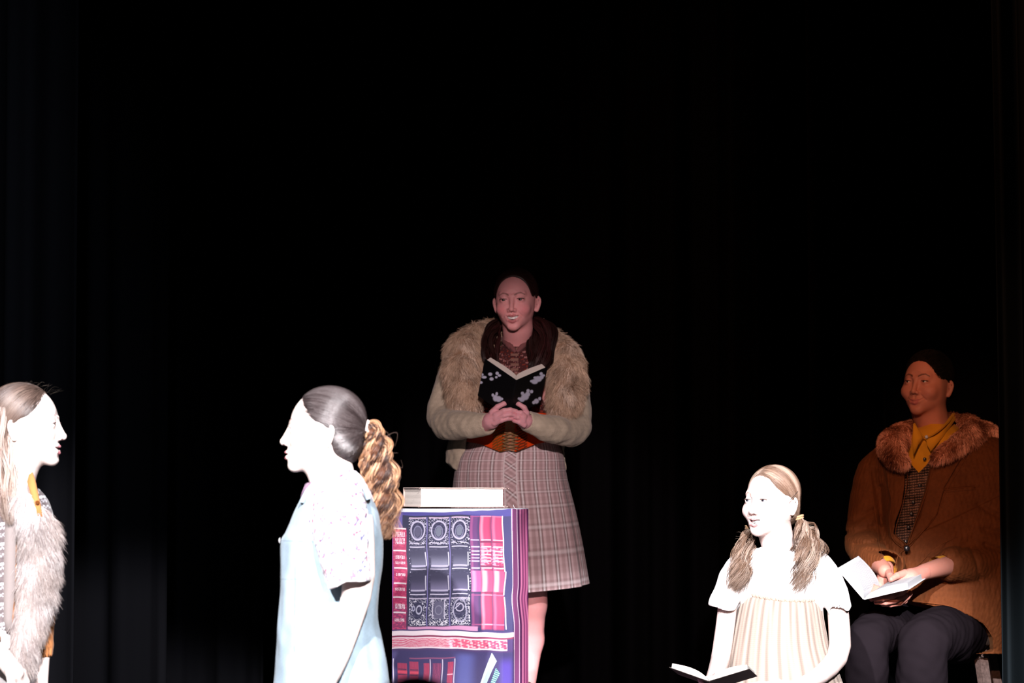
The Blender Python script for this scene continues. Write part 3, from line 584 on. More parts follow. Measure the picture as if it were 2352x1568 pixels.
    put(side * smooth01(-np.abs(q - 20.5), -3.2, -.6), (226, 134, 178)); put(side * smooth01(q, 22.5, 24.5), (146, 66, 116)); put(side * smooth01(-np.abs(q - 27), -2.5, -.6), (206, 110, 160)); put(side * smooth01(-np.abs(q - 33), -2.8, -.3), (224, 130, 176)); put(side * smooth01(q, 35.5, 37), (80, 34, 84))
    put((q > -6) & (q < 3) & (py > 1492), (66, 52, 112), .3)
    top = 1173.5 + 3.0 * np.sin(px / 60 + 4) - 3 * smooth01(px, 1130, 1180) + 1.2 * nl; put(smooth01(-py, -top - 1, -top + 1), (236, 240, 252))
    return C
PHI = math.radians(7.6); cR = at(1178, 1168, 8.5); du = np.array([-math.cos(PHI), math.sin(PHI), 0]); dv = np.array([math.sin(PHI), math.cos(PHI), 0])
W_ = .355; ZT = cR[2]; cR[2] = 0
while proj((cR + du * W_ + [0, 0, ZT])[None])[0][0] > 901.5: W_ += .001
def wall(a, d, wdt, nrm):
    zs = np.concatenate([np.linspace(0, .72, 12)[:-1], np.linspace(.72, ZT, 640)]); us = np.linspace(0, wdt, int(wdt / .0009))
    U, Z = np.meshgrid(us, zs); V = a + d * U[..., None] + np.array([0, 0, 1.]) * Z[..., None]
    k = np.minimum(np.minimum(U, wdt - U) / .03, np.minimum(1, (ZT - Z) / .02 + .15)); V = V + nrm * (np.clip(k, 0, 1) * .0035 * wob(U, Z, 0 * U, 14, 3))[..., None]
    V = V.reshape(-1, 3); f = grid_faces(len(zs), len(us), False); return V, f
g = Geo(); V, F = wall(cR, du, W_, -dv); C = paint(*proj(V)); g.add(V, F[:, ::-1], C)
V, F = wall(cR, dv, W_, -du); q = proj(V); C = np.clip(paint(*q) * 3.2, 0, .8); g.add(V, F, C)  # side print colours brightened to make up for the grazing light
# back, left and top
for a, b in ((cR + dv * W_, cR + dv * W_ + du * W_), (cR + dv * W_ + du * W_, cR + du * W_)):
    g.add(np.array([a, b, b + [0, 0, ZT], a + [0, 0, ZT]]), np.array([[0, 1, 2, 3]]), lin(56, 52, 108, KP))
T = [cR, cR + dv * W_, cR + dv * W_ + du * W_, cR + du * W_]
g.add(np.array(T) + [0, 0, ZT], np.array([[0, 1, 2, 3]]), (.22, .23, .27)); g.add(np.array(T) + [0, 0, .002], np.array([[3, 2, 1, 0]]), (.02, .02, .04))
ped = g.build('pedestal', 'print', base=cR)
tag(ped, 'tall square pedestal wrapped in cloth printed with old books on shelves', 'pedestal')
g = Geo(); a = at(1182, 1168, 8.55); th = np.linspace(0, 1, 10)[:, None]; P = a + th * np.array([-.008, 0, .0]) + th ** 2 * np.array([.004, 0, .013]) + np.array([0, 0, -.001]); P[:, 0] += .006 * (1 - th[:, 0])
V, F = tubes(P[None], np.full((1, 10), .0006), 4); g.add(V, F, (.3, .3, .32)); g.build('loose_thread', 'cloth', parent=ped, label='white loose thread')

# ------------------------------------------------------------------ book lying on the pedestal
def closed_book(c, yaw, L, Wd, T_, ccol, pcol, label):
    e1 = np.array([math.cos(yaw), -math.sin(yaw), 0]); e2 = np.array([math.sin(yaw), math.cos(yaw), 0]); R = np.stack([e1, e2, [0, 0, 1]], 1); c = np.array(c, float)
    root = empty('closed_book', c); ct = .003
    g = Geo(); nL, nT = 40, 40
    def slab(lo, hi, n, col, wav=0):
        xs = np.linspace(lo[0], hi[0], n); rows = []
        for x in xs:
            w1 = wav * wob(np.array([x]), np.array([c[0]]), np.array([lo[2]]), 40)[0]; rows.append([[x, lo[1] + w1, lo[2] + w1 * .5], [x, hi[1], lo[2] + w1 * .5], [x, hi[1], hi[2] + w1 * .5], [x, lo[1] + w1, hi[2] + w1 * .5]])
        V, F = loft(np.array(rows)); g.add(V @ R.T + c, F, col)
    slab((0, 0, 0), (L, Wd, ct), 30, ccol, .0012); slab((0, 0, T_ - ct), (L, Wd, T_), 30, ccol, .0015); slab((0, Wd - .004, ct), (L, Wd, T_ - ct), 12, ccol, .0004)
    for x0 in (0, L):   # frayed cover corners
        for z in (ct * .5, T_ - ct * .5):
            k = 9; P0 = np.tile(np.array([x0, .002, z]), (k, 1)) + rng.normal(size=(k, 3)) * [.006, .001, .001]; D = rng.normal(size=(k, 3)) * .0015 + [(.002 if x0 else -.002), -.001, 0]
            P = P0[:, None] + D[:, None] * np.linspace(0, 1, 4)[None, :, None]; V, F = tubes(P, np.full((k, 4), .0006), 3); g.add(V @ R.T + c, F, ccol)
    g.build('cover', 'cloth', parent=root, smooth=False)
    g = Geo(); m = .004; nz_ = 60; zz = np.linspace(ct, T_ - ct, nz_)
    rows = []; cc = []
    for i, z in enumerate(zz):
        o = .0001 * math.sin(i * 2.1) + .0002 * math.sin(i * .3); rows.append([[m + o, m + o, z], [L - m, m + o, z], [L - m, Wd - m, z], [m + o, Wd - m, z]]); cc.append(pcol * (1 + .02 * math.sin(i * 1.7)))
    V, F = loft(np.array(rows)); g.add(V @ R.T + c, F, np.concatenate([np.repeat(cc, 4, 0), [pcol, pcol]])); g.build('page_block', 'paper', parent=root, smooth=False)
    return tag(root, label, 'book')
cB = at(965, 1168, 8.56); cB[2] = ZT + .0045
closed_book(cB, math.radians(-17), .264, .20, .059, np.array([.24, .17, .15]), np.array([.47, .42, .38]), 'thick old closed book with tan boards and cream pages lying on the printed pedestal')

# ------------------------------------------------------------------ open books
def open_book(o, s, n, x, H, W, beta, T_, ccol, label, WL=None, base=None, curl=.02, text=True, print_fn=None, mats='cloth', spinecol=None, pages=(.5, .48, .45), thickL=None, fan=0.0, betaR=None):
    """o spine bottom centre; s up the spine; x to the right along the cover; n towards the reader"""
    o, s, n, x = [np.asarray(v, float) for v in (o, s, n, x)]; root = empty('open_book', o if base is None else base)
    ct = .0015; thickL = T_ if thickL is None else thickL
    WR = W
    for sd in (-1, 1):
        W = WL if WL and sd < 0 else WR; be = beta if sd < 0 or betaR is None else betaR; tp = thickL if sd < 0 else T_
        d = sd * x * math.cos(be) + n * math.sin(be); nn = n * math.cos(be) - sd * x * math.sin(be); o2 = o + sd * x * .003
        g = Geo(); u = np.linspace(0, W, 90); v = np.linspace(0, H, 100); U, Vv = np.meshgrid(u, v); Fq = grid_faces(100, 90, False)
        A = o2 + d * U[..., None] + s * Vv[..., None]; C = np.tile(np.asarray(ccol, float), (9000, 1))
        if print_fn is not None: C = print_fn(sd, U.ravel(), Vv.ravel(), C)
        A2 = A + nn * ct; g.add(A.reshape(-1, 3), Fq if sd > 0 else Fq[:, ::-1], C); g.add(A2.reshape(-1, 3), Fq[:, ::-1] if sd > 0 else Fq, ccol)
        for q in ((0, 0, W, 0), (0, H, W, H), (W, 0, W, H)):
            p0, p1 = o2 + d * q[0] + s * q[1], o2 + d * q[2] + s * q[3]; g.add([p0, p1, p1 + nn * ct, p0 + nn * ct], np.array([[0, 1, 2, 3]]), ccol)
        if sd < 0: g.add(np.array([o - x * .003, o + x * .003, o + x * .003 + s * H, o - x * .003 + s * H]), np.array([[0, 1, 2, 3]]), ccol if spinecol is None else spinecol)
        g.build('cover', mats, parent=root)
        # page stack with a curled gutter
        g = Geo(); k = 60; m = .004; u = np.linspace(0, W - m, k); prof = tp * (1 - np.exp(-u / (curl * .5))) + curl * .25 * np.sin(np.clip(u / W, 0, 1) * PI)
        layers = 14; rows = []
        for j in range(layers + 1):
            f = j / layers; un = u * (1 - .02 * (1 - f)); h = prof * f + fan * f ** 2 * (u / W) + .0002; rows.append(o2[None] + d * un[:, None] + nn * (ct + h)[:, None])
        rows = np.array(rows); pg = np.array(pages)
        for z0, sg in ((m, 1), (H - m, -1)):
            V = (rows + s * z0).reshape(-1, 3); cc = np.repeat(pg * (1 - .12 * (np.arange(layers + 1) % 2)[:, None]), k, 0); g.add(V, grid_faces(layers + 1, k, False), cc)
        V = np.stack([rows[:, -1] + s * m, rows[:, -1] + s * (H - m)], 1).reshape(-1, 3); cc = np.repeat(pg * (1 - .12 * (np.arange(layers + 1) % 2)[:, None]), 2, 0); g.add(V, grid_faces(layers + 1, 2, False), cc)
        nv = 260; top = rows[-1]; k2 = 200; top2 = np.stack([np.interp(np.linspace(0, k - 1, k2), np.arange(k), top[:, c_]) for c_ in range(3)], 1); vv = np.linspace(m, H - m, nv)
        V = top2[None] + s * vv[:, None, None]; C = np.tile(pg, (nv * k2, 1))
        if text:
            UU, VV = np.meshgrid(np.linspace(0, 1, k2), vv); UU, VV = UU.ravel(), VV.ravel(); ln = np.floor((VV - .018) / .0058); inn = (UU > .13) & (UU < .88) & (VV > .018) & (VV < H - .018) & (((VV - .018) % .0058) < .0028)
            wd = np.sin(UU * W * 900 + np.sin(ln * 7.1) * 9) + .8 * np.sin(UU * W * 2100 + ln * 3.3); C[inn & (wd > -.5)] = pg * .62
        g.add(V.reshape(-1, 3), grid_faces(nv, k2, False), C)
        g.build('pages', 'paper', parent=root)
    return tag(root, label, 'book', 'open books held by the readers')
# ================================================================== person reading at the back, fur stole
def plaid(u, v, k=1.0):
    """pink-taupe tartan: u around, v up, metres"""
    base = lin(212, 186, 190, 1.1); C = np.tile(base, (len(u), 1))
    def st(x, per, c, w_): return smooth01(-np.abs(((x / per - c + .5) % 1) - .5) * per, -w_ - .0012, -w_ + .0012)
    P_ = .047
    for x, q in ((u, 1.0), (v, .40)):
        for c, w_, col, a in ((.0, .0040, (240, 232, 236), .95), (.11, .0030, (92, 52, 44), .62), (-.11, .0030, (92, 52, 44), .62), (.42, .0034, (124, 84, 80), .38), (.56, .0034, (124, 84, 80), .38)):
            m = (st(x, P_ if q == 1 else .052, c, w_) * a * q)[:, None]; C = C * (1 - m) + lin(*col, 1.15) * m
    return C
base = np.array([at(1178, 1130, 10.5)[0], 10.5, .58])
g = Geo(); SK = np.array([.70, .31, .31])
H1 = Head(at(1185, 689, 10.40), yaw=10, pitch=-3, roll=-1.5, sc=1.0)
make_head(g, H1, SK, mouth='teeth', eye_open=.0040, white=(.22, .11, .11), lash=.0016, iris=(.02, .012, .01), brow=(.16, .07, .06), lip=(.46, .14, .15), neck=at(1186, 815, 10.50), neck_r=.050, ear=1.05, gaze=(-.02, -1, -.03), smile=.013, gapv=.0055, teethcol=(.72, .68, .66), blush=.5, fat=-.003)
# torso, arms under the knit, legs
f = Fld(at(960, 1620, 10.5) - [0, .35, 0], at(1400, 780, 10.5) + [0, .3, 0], .006)
f.slices(prow([(805, 1140, 1235, 10.5, .06), (835, 1062, 1300, 10.5, .085), (900, 1068, 1295, 10.49, .11), (1010, 1085, 1275, 10.49, .10), (1100, 1060, 1300, 10.5, .12), (1250, 1050, 1300, 10.5, .12)]))
for a, b in ((1125, 1140), (1222, 1205)):
    f.chain([at(a, 1240, 10.5), at(a, 1388, 10.47), at(a + (b - a) * .4, 1470, 10.52), at(b, 1600, 10.52)], [.075, .052, .052, .032], k=.02)
for pts in ([(1062, 835, 10.5), (1022, 972, 10.40), (1110, 972, 10.16)], [(1300, 840, 10.5), (1318, 985, 10.40), (1222, 968, 10.16)]):
    f.chain([at(*p) for p in pts], [.045, .036, .024], k=.02)
V, F = f.mesh(); g.add(V, F, SK)
# hands clasped under the book
HS = np.array([.70, .34, .38])
def hand(g, palm, fingers, h=.0014, col=HS, k=.006, wr=None, nails=None):
    pts = np.array([p for f_ in fingers for p in f_[0]] + [p[0] for p in palm]); f = Fld(pts.min(0) - .035, pts.max(0) + .035, h)
    for i in range(len(palm) - 1): f.cap(palm[i][0], palm[i + 1][0], palm[i][1], palm[i + 1][1], k=.012)
    for P, R in fingers:
        F2 = Fld.__new__(Fld); F2.__dict__ = dict(f.__dict__); F2.v = np.ones_like(f.v); F2.chain(P, R, k=.003); hh = np.maximum(k - np.abs(f.v - F2.v), 0) / k
        # fingers melt into the palm near their root only
        r0 = np.asarray(P[0]); X, Y, Z = f.ax[0][:, None, None] - r0[0], f.ax[1][None, :, None] - r0[1], f.ax[2][None, None, :] - r0[2]
        wgt = smooth01(-np.sqrt(X ** 2 + Y ** 2 + Z ** 2), -.034, -.012); f.v = (np.minimum(f.v, F2.v) - hh * hh * k / 4 * wgt).astype(np.float32)
    V, F = f.mesh(); C = np.tile(col, (len(V), 1)) * (1 + .04 * wob(*V.T, 200, 3)[:, None])
    for P, R in fingers:   # nails and knuckles: slightly redder skin
        d = np.linalg.norm(V - np.asarray(P[-1]), axis=1); m = smooth01(-d, -.012, -.003)[:, None]; C = C * (1 - m * np.array([0, .18, .12]))
    g.add(V, F, C)
def PT(*a): return [at(*p) for p in a]
yb = 10.10
# her right hand (left in the photo)
hand(g, [(at(1112, 976, yb + .05), .024), (at(1128, 966, yb + .02), .027), (at(1142, 955, yb), .022)],
     [(PT((1130, 946, yb), (1143, 934, yb - .012), (1157, 927, yb - .012), (1168, 925, yb - .004)), [.0105, .0095, .0085, .0070]),
      (PT((1140, 952, yb - .012), (1158, 943, yb - .026), (1172, 941, yb - .026), (1186, 944, yb - .018)), [.0105, .0095, .0085, .0072]),
      (PT((1140, 962, yb - .012), (1158, 954, yb - .028), (1172, 951, yb - .028), (1184, 954, yb - .018)), [.0102, .0092, .0082, .0070]),
      (PT((1136, 972, yb - .006), (1152, 965, yb - .022), (1166, 961, yb - .024), (1176, 962, yb - .016)), [.0095, .0085, .0075, .0064]),
      (PT((1120, 962, yb + .02), (1132, 946, yb + .03), (1146, 934, yb + .05)), [.013, .0105, .0085])])
hand(g, [(at(1220, 970, yb + .05), .024), (at(1206, 966, yb + .02), .026), (at(1196, 956, yb), .020)],
     [(PT((1210, 948, yb), (1204, 936, yb - .010), (1192, 928, yb - .012), (1182, 924, yb - .004)), [.0102, .0092, .0080, .0068]),
      (PT((1204, 956, yb - .010), (1196, 948, yb - .020), (1186, 947, yb - .020)), [.0102, .0090, .0075]),
      (PT((1202, 966, yb - .010), (1190, 958, yb - .022), (1178, 957, yb - .014)), [.0100, .0090, .0075]),
      (PT((1204, 976, yb - .006), (1192, 969, yb - .018), (1180, 966, yb - .012)), [.0095, .0082, .0066]),
      (PT((1212, 962, yb + .02), (1202, 946, yb + .03), (1192, 936, yb + .05)), [.013, .0105, .0085])])
p1 = g.build('person', ['skin', 'shiny'], base=base)
tag(p1, 'smiling person standing at the back in a fur stole and plaid skirt', 'person')
# hair
g = Geo(); HC = np.array([.018, .006, .005]); cp = hair_cap(g, H1, HC, cutc=(0, -.122, .006), cutr=(.078, .118, .092), grow=.008); comb(g, H1, cp, 2500, lambda P: np.tile([0, .12, -.05], (len(P), 1)), [HC * .6, HC, HC * 1.6])
for path, wd in (([at(1150, 735, 10.47), at(1128, 770, 10.42), at(1128, 820, 10.36), at(1140, 860, 10.33)], [.015, .032, .034, .02]), ([at(1222, 735, 10.47), at(1245, 770, 10.42), at(1240, 825, 10.36), at(1225, 865, 10.33)], [.02, .05, .045, .02])):
    locks(g, path, wd, 300, .006, 2, .0024, [HC * .7, HC * 1.3, HC, [.03, .008, .008]])
g.build('hair', 'hair', parent=p1)
# dark printed dress front
V, th, t = plofts([(795, 1148, 1228, 10.49, .075), (830, 1112, 1258, 10.49, .105), (900, 1098, 1262, 10.48, .125), (1000, 1085, 1275, 10.47, .125), (1020, 1082, 1278, 10.47, .120)], 300, 240)
C = np.tile(lin(52, 26, 26, .6), (V.shape[0] * 300, 1)); x, y = proj(V.reshape(-1, 3)); nq = wob(x, y, 0 * x, .5, 4); C[nq > .5] = lin(120, 82, 80, .6); C[nq < -.75] = lin(100, 40, 30, .6)
cen = np.abs(x - 1182) < 9; C[cen & (np.sin(y * .55) > 0)] = lin(96, 70, 62, .6)
VV, FF = loft(V[::-1]); g = Geo(); g.add(VV, FF, np.concatenate([C.reshape(V.shape[0], 300, 3)[::-1].reshape(-1, 3), C[:2]])); 
# small ruffled collar
for sx in (-1, 1):
    P = [at(1186 + sx * a, b, y_) for a, b, y_ in ((2, 808, 10.40), (12, 797, 10.405), (24, 786, 10.43), (30, 776, 10.47))]; V2, F2 = tube(P, [.006, .010, .010, .008], 30, 10); V2 = V2 + .002 * wob(*V2.T, 300, 2)[:, None]; g.add(V2, F2, lin(90, 55, 55, .6))
g.build('dress_bodice', 'cloth', parent=p1, label='dark small-print bodice')
# orange waist belt
def vedge(py_l, V): return V
n, m = 300, 40; R = np.array(prow([(950, 1076, 1284, 10.47, .150), (1033, 1070, 1286, 10.47, .158)])); th = np.linspace(0, 2 * PI, n, endpoint=False); rows = []
for i in range(m):
    s_ = i / (m - 1); q = R[0] * (1 - s_) + R[1] * s_; xr = np.cos(th); px_ = 1178 + 104 * xr; drop = np.interp(np.abs(px_ - 1168), [0, 18, 60, 110], [2, 6, -12, -22]) * s_ / 622
    rows.append(np.stack([q[1] + q[3] * np.cos(th), q[2] + q[4] * np.sin(th), q[0] - drop], -1))
rows = np.array(rows)
x, y = proj(rows.reshape(-1, 3)); C = np.tile(lin(176, 52, 10, .75), (len(x), 1)); C *= (1 + .15 * wob(x, y, 0 * x, .15, 3))[:, None]
for cx, wd, c in ((1171, 11, (150, 118, 92)), (1146, 15, (96, 60, 20)), (1198, 12, (84, 36, 16))):
    mm = (np.abs(x - cx) < wd) & (np.abs(np.sin(y * .5 + x * .25)) > (.2 if cx == 1171 else .45)); C[mm] = lin(*c, .8)
V, F = loft(rows[::-1]); g = Geo(); g.add(V, F, np.concatenate([C.reshape(m, n, 3)[::-1].reshape(-1, 3), C[:2]])); belt = g.build('waist_belt', 'cloth', parent=p1, label='rust-orange laced waist belt')
g = Geo()
for k in range(5):
    for sx in (-1, 1):
        V, F = tube(PT((1172 - sx * 18, 992 + k * 8, 10.305), (1172, 996 + k * 8, 10.298), (1172 + sx * 18, 1000 + k * 8, 10.305)), [.0022] * 3, 10, 6); g.add(V, F, lin(120, 90, 60, .8))
g.build('lacing', 'cloth', parent=belt)
# skirt
fold = lambda th, t: t * (.018 * np.sin(9 * th + 1) + .012 * np.sin(14 * th + 2.2) + .006 * np.sin(23 * th)) 
V, th, t = plofts([(1008, 1078, 1278, 10.48, .135), (1022, 1070, 1284, 10.48, .142), (1050, 1052, 1294, 10.49, .155), (1085, 1044, 1299, 10.49, .168), (1120, 1040, 1306, 10.5, .178), (1170, 1036, 1318, 10.5, .190), (1250, 1030, 1334, 10.5, .205), (1350, 1020, 1350, 10.5, .222)], 520, 330, fold=fold)
V[:, :, 2] += (.012 * np.sin(th - .3) + .004 * np.cos(th))[None] * t ** 2 + (V[:, :, 0] - V[:, :, 0].mean(1, keepdims=True)) * .06 * t ** 2
ang = (th + PI / 2 + PI) % (2 * PI) - PI; X, Y_ = np.meshgrid(ang, np.linspace(0, .555, 330)); u = X * (.165 + .035 * t); pl = plaid(u.ravel() + .012, -Y_.ravel() + .02)
cx = np.abs(u.ravel()) < .020; pl2 = plaid((u.ravel() * .75 - Y_.ravel() * .7), (u.ravel() + Y_.ravel()) * .75); pl[cx] = pl2[cx]; e = np.abs(np.abs(u.ravel()) - .020) < .0022; pl[e] = lin(225, 212, 214, 1.2)
VV, FF = loft(V[::-1]); g = Geo(); g.add(VV, FF[:2], np.concatenate([pl.reshape(330, 520, 3)[::-1].reshape(-1, 3), pl[:2]])); g.build('skirt', 'cloth', parent=p1, label='pink and brown plaid skirt with a bias-cut front band')
# cardigan: body hanging open, sleeves
KN = lin(190, 178, 158, 1.05)
f = Fld(at(960, 1110, 10.5) - [0, .50, 0], at(1400, 770, 10.5) + [0, .3, 0], .0042)
f.slices(prow([(795, 1120, 1240, 10.54, .05), (820, 1052, 1308, 10.54, .09), (880, 1042, 1318, 10.54, .12), (960, 1046, 1308, 10.54, .13), (1010, 1030, 1296, 10.54, .14), (1060, 1022, 1300, 10.54, .15), (1092, 1016, 1304, 10.54, .155)]))
f.cut([(1108, 780), (1262, 780), (1270, 900), (1284, 1000), (1300, 1075), (1310, 1130), (1052, 1130), (1062, 1060), (1072, 1000), (1096, 880)], 10.45, 10.58)
f.cut([(980, 1072), (1022, 1062), (1052, 1082), (1080, 1100), (1080, 1140), (980, 1140)], 10.5, 11); f.cut([(1270, 1055), (1296, 1075), (1306, 1094), (1330, 1060), (1340, 1140), (1270, 1140)], 10.5, 11)
for pts, r in (([(1060, 822, 10.52), (1030, 900, 10.47), (1019, 968, 10.38), (1066, 976, 10.22), (1116, 974, 10.14)], [.066, .058, .058, .050, .037]), ([(1302, 832, 10.52), (1318, 910, 10.47), (1320, 983, 10.38), (1268, 986, 10.22), (1214, 968, 10.14)], [.066, .058, .058, .050, .037])):
    f.chain([at(*p) for p in pts], r, k=.03, n=12)
    e, q = at(*pts[-1]), at(*pts[-2]); d = (e - q) / np.linalg.norm(e - q); f.cap(e - d * .004, e + d * .035, .028, .030, k=.004, op='-')
f.disp(lambda X, Y, Z: .003 * wob(X, Y, Z, 26, 2) + .0016 * wob(X, Y, Z, 70, 8))
V, F = f.mesh(); g = Geo(); g.add(V, F, KN * (1 + .10 * wob(*V.T, 150, 3)[:, None])); g.build('cardigan', 'knit', parent=p1, label='beige knitted open cardigan')
# fur stole
FC = [lin(186, 158, 134, .9), lin(222, 198, 174, .9), lin(150, 118, 94, 1.0), lin(232, 214, 196, .9)]
f = Fld(at(990, 980, 10.5) - [0, .3, 0], at(1370, 720, 10.5) + [0, .25, 0], .005)
f.chain(PT((1128, 752, 10.56), (1098, 772, 10.48), (1068, 800, 10.43), (1062, 850, 10.36), (1066, 900, 10.31), (1082, 928, 10.29)), [.030, .042, .052, .055, .045, .022], k=.03)
f.chain(PT((1240, 762, 10.58), (1270, 788, 10.48), (1296, 820, 10.43), (1302, 865, 10.36), (1298, 910, 10.31), (1282, 936, 10.29)), [.030, .040, .050, .055, .045, .022], k=.03)
f.chain(PT((1128, 752, 10.56), (1185, 758, 10.62), (1240, 762, 10.58)), [.03, .04, .03], k=.02)
V, F = f.mesh(); g = Geo(); g.add(V, F, FC[2]); fur(g, V, F, 40000, .034, .0008, (0, -.15, -1), .55, FC); g.build('fur_stole', 'fur', parent=p1, label='tan long-haired fur stole')
# black paperback with pale flower prints
al, ro = math.radians(40), math.radians(-9)
s0 = np.array([0, -math.sin(al), math.cos(al)]); n0 = np.array([0, math.cos(al), math.sin(al)]); x0 = np.array([1., 0, 0])
s1 = s0 * math.cos(ro) - x0 * math.sin(ro); x1 = x0 * math.cos(ro) + s0 * math.sin(ro)
Hk, Wk = .168, .148; sp = at(1186, 872, 10.0); o1 = sp - s1 * Hk
blobs = [(1112, 866, 6, 3.4), (1104, 878, 5, 3.2), (1126, 859, 5, 4), (1129, 870, 5, 4), (1142, 857, 4, 4), (1147, 862, 4, 3), (1108, 860, 3, 3), (1140, 866, 3, 3), (1138, 914, 6, 8), (1145, 916, 8, 7), (1132, 907, 3, 4), (1141, 904, 3, 4), (1153, 916, 3, 3),
         (1236, 870, 9, 7), (1228, 876, 8, 6), (1221, 875, 4, 3), (1244, 866, 5, 5), (1243, 858, 4, 4), (1248, 862, 4, 3), (1229, 867, 4, 3), (1206, 911, 9, 8), (1199, 917, 7, 6), (1212, 905, 6, 6), (1200, 903, 4, 4), (1192, 915, 3, 3), (1213, 897, 4, 4), (1221, 899, 4, 4), (1232, 921, 6, 6), (1240, 915, 4, 4), (1226, 924, 4, 4)]
def cover_print(sd, u, v, C):
    be = math.radians(42); d = sd * x1 * math.cos(be) + n0 * math.sin(be); x, y = proj(o1 + sd * x1 * .003 + d * u[:, None] + s1 * v[:, None]); m = np.zeros(len(u))
    for a, b, r1, r2 in blobs: m = np.maximum(m, smooth01(-np.hypot((x - a) / r1, (y - b) / r2), -1.15, -.7))
    return C * (1 - m[:, None]) + np.array([.62, .64, .80]) * m[:, None]
open_book(o1, s1, n0, x1, Hk, Wk, math.radians(42), .024, (.004, .004, .005), 'open black paperback with pale flower prints held up by the standing reader', print_fn=cover_print, mats='print', pages=(.72, .66, .60))
# riser she stands on
g = Geo(); g.add(*box((-.75, 10.0, 0), (.8, 10.95, .575))); g.add(*box((-.77, 9.98, .555), (.82, 10.97, .58)))
tag(g.build('stage_riser', 'floor', base=(0, 10.48, 0), smooth=False), 'low black riser under the person in the fur stole', 'platform')
g = Geo()
for px_ in (1140, 1206):
    c = at(px_, 1600, 10.5); V, F = tube([(c[0], 10.56, .615), (c[0], 10.48, .62), (c[0], 10.40, .608), (c[0], 10.34, .600)], [.030, .036, .034, .022], 16, 12); g.add(V, F, (.02, .01, .01))
g.build('shoes', 'cloth', parent=p1)
# ================================================================== person in profile at the front, denim pinafore, ponytail
SW = np.array([.66, .54, .50]); Y2 = 7.3
def floral(V, base=(.56, .55, .57), s=1.0):
    C = np.tile(np.asarray(base, float), (len(V), 1)); a = wob(*V.T, 210 * s, 1); b = wob(*V.T, 240 * s, 12); c = wob(*V.T, 260 * s, 22)
    C[(a > .50)] = [.24, .10, .14]; C[(b > .55)] = [.09, .09, .16]; C[(c > .70)] = [.18, .05, .08]; return C
b2 = np.array([at(765, 1130, Y2)[0], Y2, 0.])
g = Geo(); H2 = Head(at(745, 987, Y2), yaw=91, pitch=2, roll=0, sc=.985)
make_head(g, H2, SW, mouth='open', eye_open=.0038, iris=(.05, .03, .02), brow=(.14, .09, .09), lip=(.50, .13, .17), neck=at(768, 1118, Y2), neck_r=.054, ear=.40, gaze=(0, -1, 0), smile=.001, lipout=.004, nose=.002, fat=.002, fold=False)
f = Fld((at(560, 1130, Y2)[0], Y2 - .42, .0), (at(960, 1130, Y2)[0], Y2 + .3, 1.45), .0065)
f.slices(prow([(1092, 735, 826, Y2, .06), (1130, 705, 842, Y2, .14), (1250, 668, 860, Y2, .13), (1400, 660, 850, Y2, .12), (1560, 655, 870, Y2, .15), (1660, 655, 880, Y2, .16)]))
for dy in (-.085, .085): f.chain([at(768, 1640, Y2 + dy), (at(772, 1640, Y2)[0], Y2 + dy, .46), (at(776, 1640, Y2)[0], Y2 + dy, .09)], [.085, .058, .042], k=.02); f.chain([(at(776, 1640, Y2)[0], Y2 + dy, .06), (at(776, 1640, Y2)[0] - .15, Y2 + dy, .035)], [.04, .028], k=.02)
f.chain([at(790, 1160, 7.45), at(800, 1350, 7.48), at(770, 1500, 7.44), at(700, 1640, 7.30)], [.05, .042, .036, .026], k=.01)
V, F = f.mesh(); g.add(V, F, SW)
f = Fld(at(620, 1720, 6.75), at(900, 1180, 7.30), .004)
f.chain([at(812, 1200, 7.15), at(824, 1330, 7.13), at(800, 1430, 7.12), at(773, 1502, 7.10), at(745, 1562, 7.03), at(700, 1640, 6.93)], [.050, .040, .034, .0335, .030, .021], k=.01, n=12)
V, F = f.mesh(); g.add(V, F, SW)
hand(g, [(at(700, 1636, 6.93), .021), (at(684, 1668, 6.91), .026)], [(PT((690 - 3 * i, 1680 + 2 * i, 6.88 + .018 * i), (676 - 2 * i, 1712, 6.87 + .018 * i), (676, 1738, 6.88 + .017 * i), (686, 1756 - (i == 3) * 12, 6.89 + .016 * i)), [.0098, .009, .0082, .0068]) for i in range(4)] + [(PT((676, 1660, 6.88), (656, 1684, 6.87), (650, 1706, 6.88)), [.013, .0105, .0085])], col=SW)
p2 = g.build('person', ['skin', 'shiny'], base=b2)
tag(p2, 'person with a long curly ponytail facing left in a pale denim pinafore and floral blouse', 'person')
g = Geo(); HB = np.array([.020, .014, .014])
cp = hair_cap(g, H2, HB, cutc=(0, -.125, .002), cutr=(.080, .108, .096), grow=.004, low=-.085)
def sph(n, f): return np.array([f(rng.random()) + rng.normal(size=3) * .03 for _ in range(n)])
hl = lambda u: np.array([math.sin((u - .5) * 3.3), -math.cos((u - .5) * 3.3) * .55 - .12, .74 * math.cos((u - .5) * 3.1) ** .8 if abs(u - .5) < .5 else 0])
comb(g, H2, cp, 10000, lambda P: np.tile([0, .100, .004], (len(P), 1)), [HB * .3, HB * .6, HB * 1.0, [.032, .026, .026], [.06, .05, .05]], L=.11)
hr = g.build('hair', 'sleek', parent=p2)
g = Geo(); tie = at(838, 984, Y2)
PC = [[.03, .014, .010], [.07, .028, .015], [.15, .070, .035], [.26, .14, .075], [.34, .20, .12], [.05, .022, .014]]
locks(g, [tie + [-.005, 0, .0], at(852, 992, Y2), at(864, 1040, Y2), at(874, 1110, Y2 + .01), at(882, 1180, Y2 + .01), at(884, 1240, Y2)], [.010, .024, .032, .034, .028, .012], 1500, .0085, 5.0, .0008, PC, fly=.012, S=110)
locks(g, [tie, at(842, 1010, Y2), at(836, 1050, Y2), at(850, 1100, Y2), at(874, 1150, Y2)], [.006, .018, .020, .020, .01], 340, .007, 4.5, .0008, PC[:4], S=80)
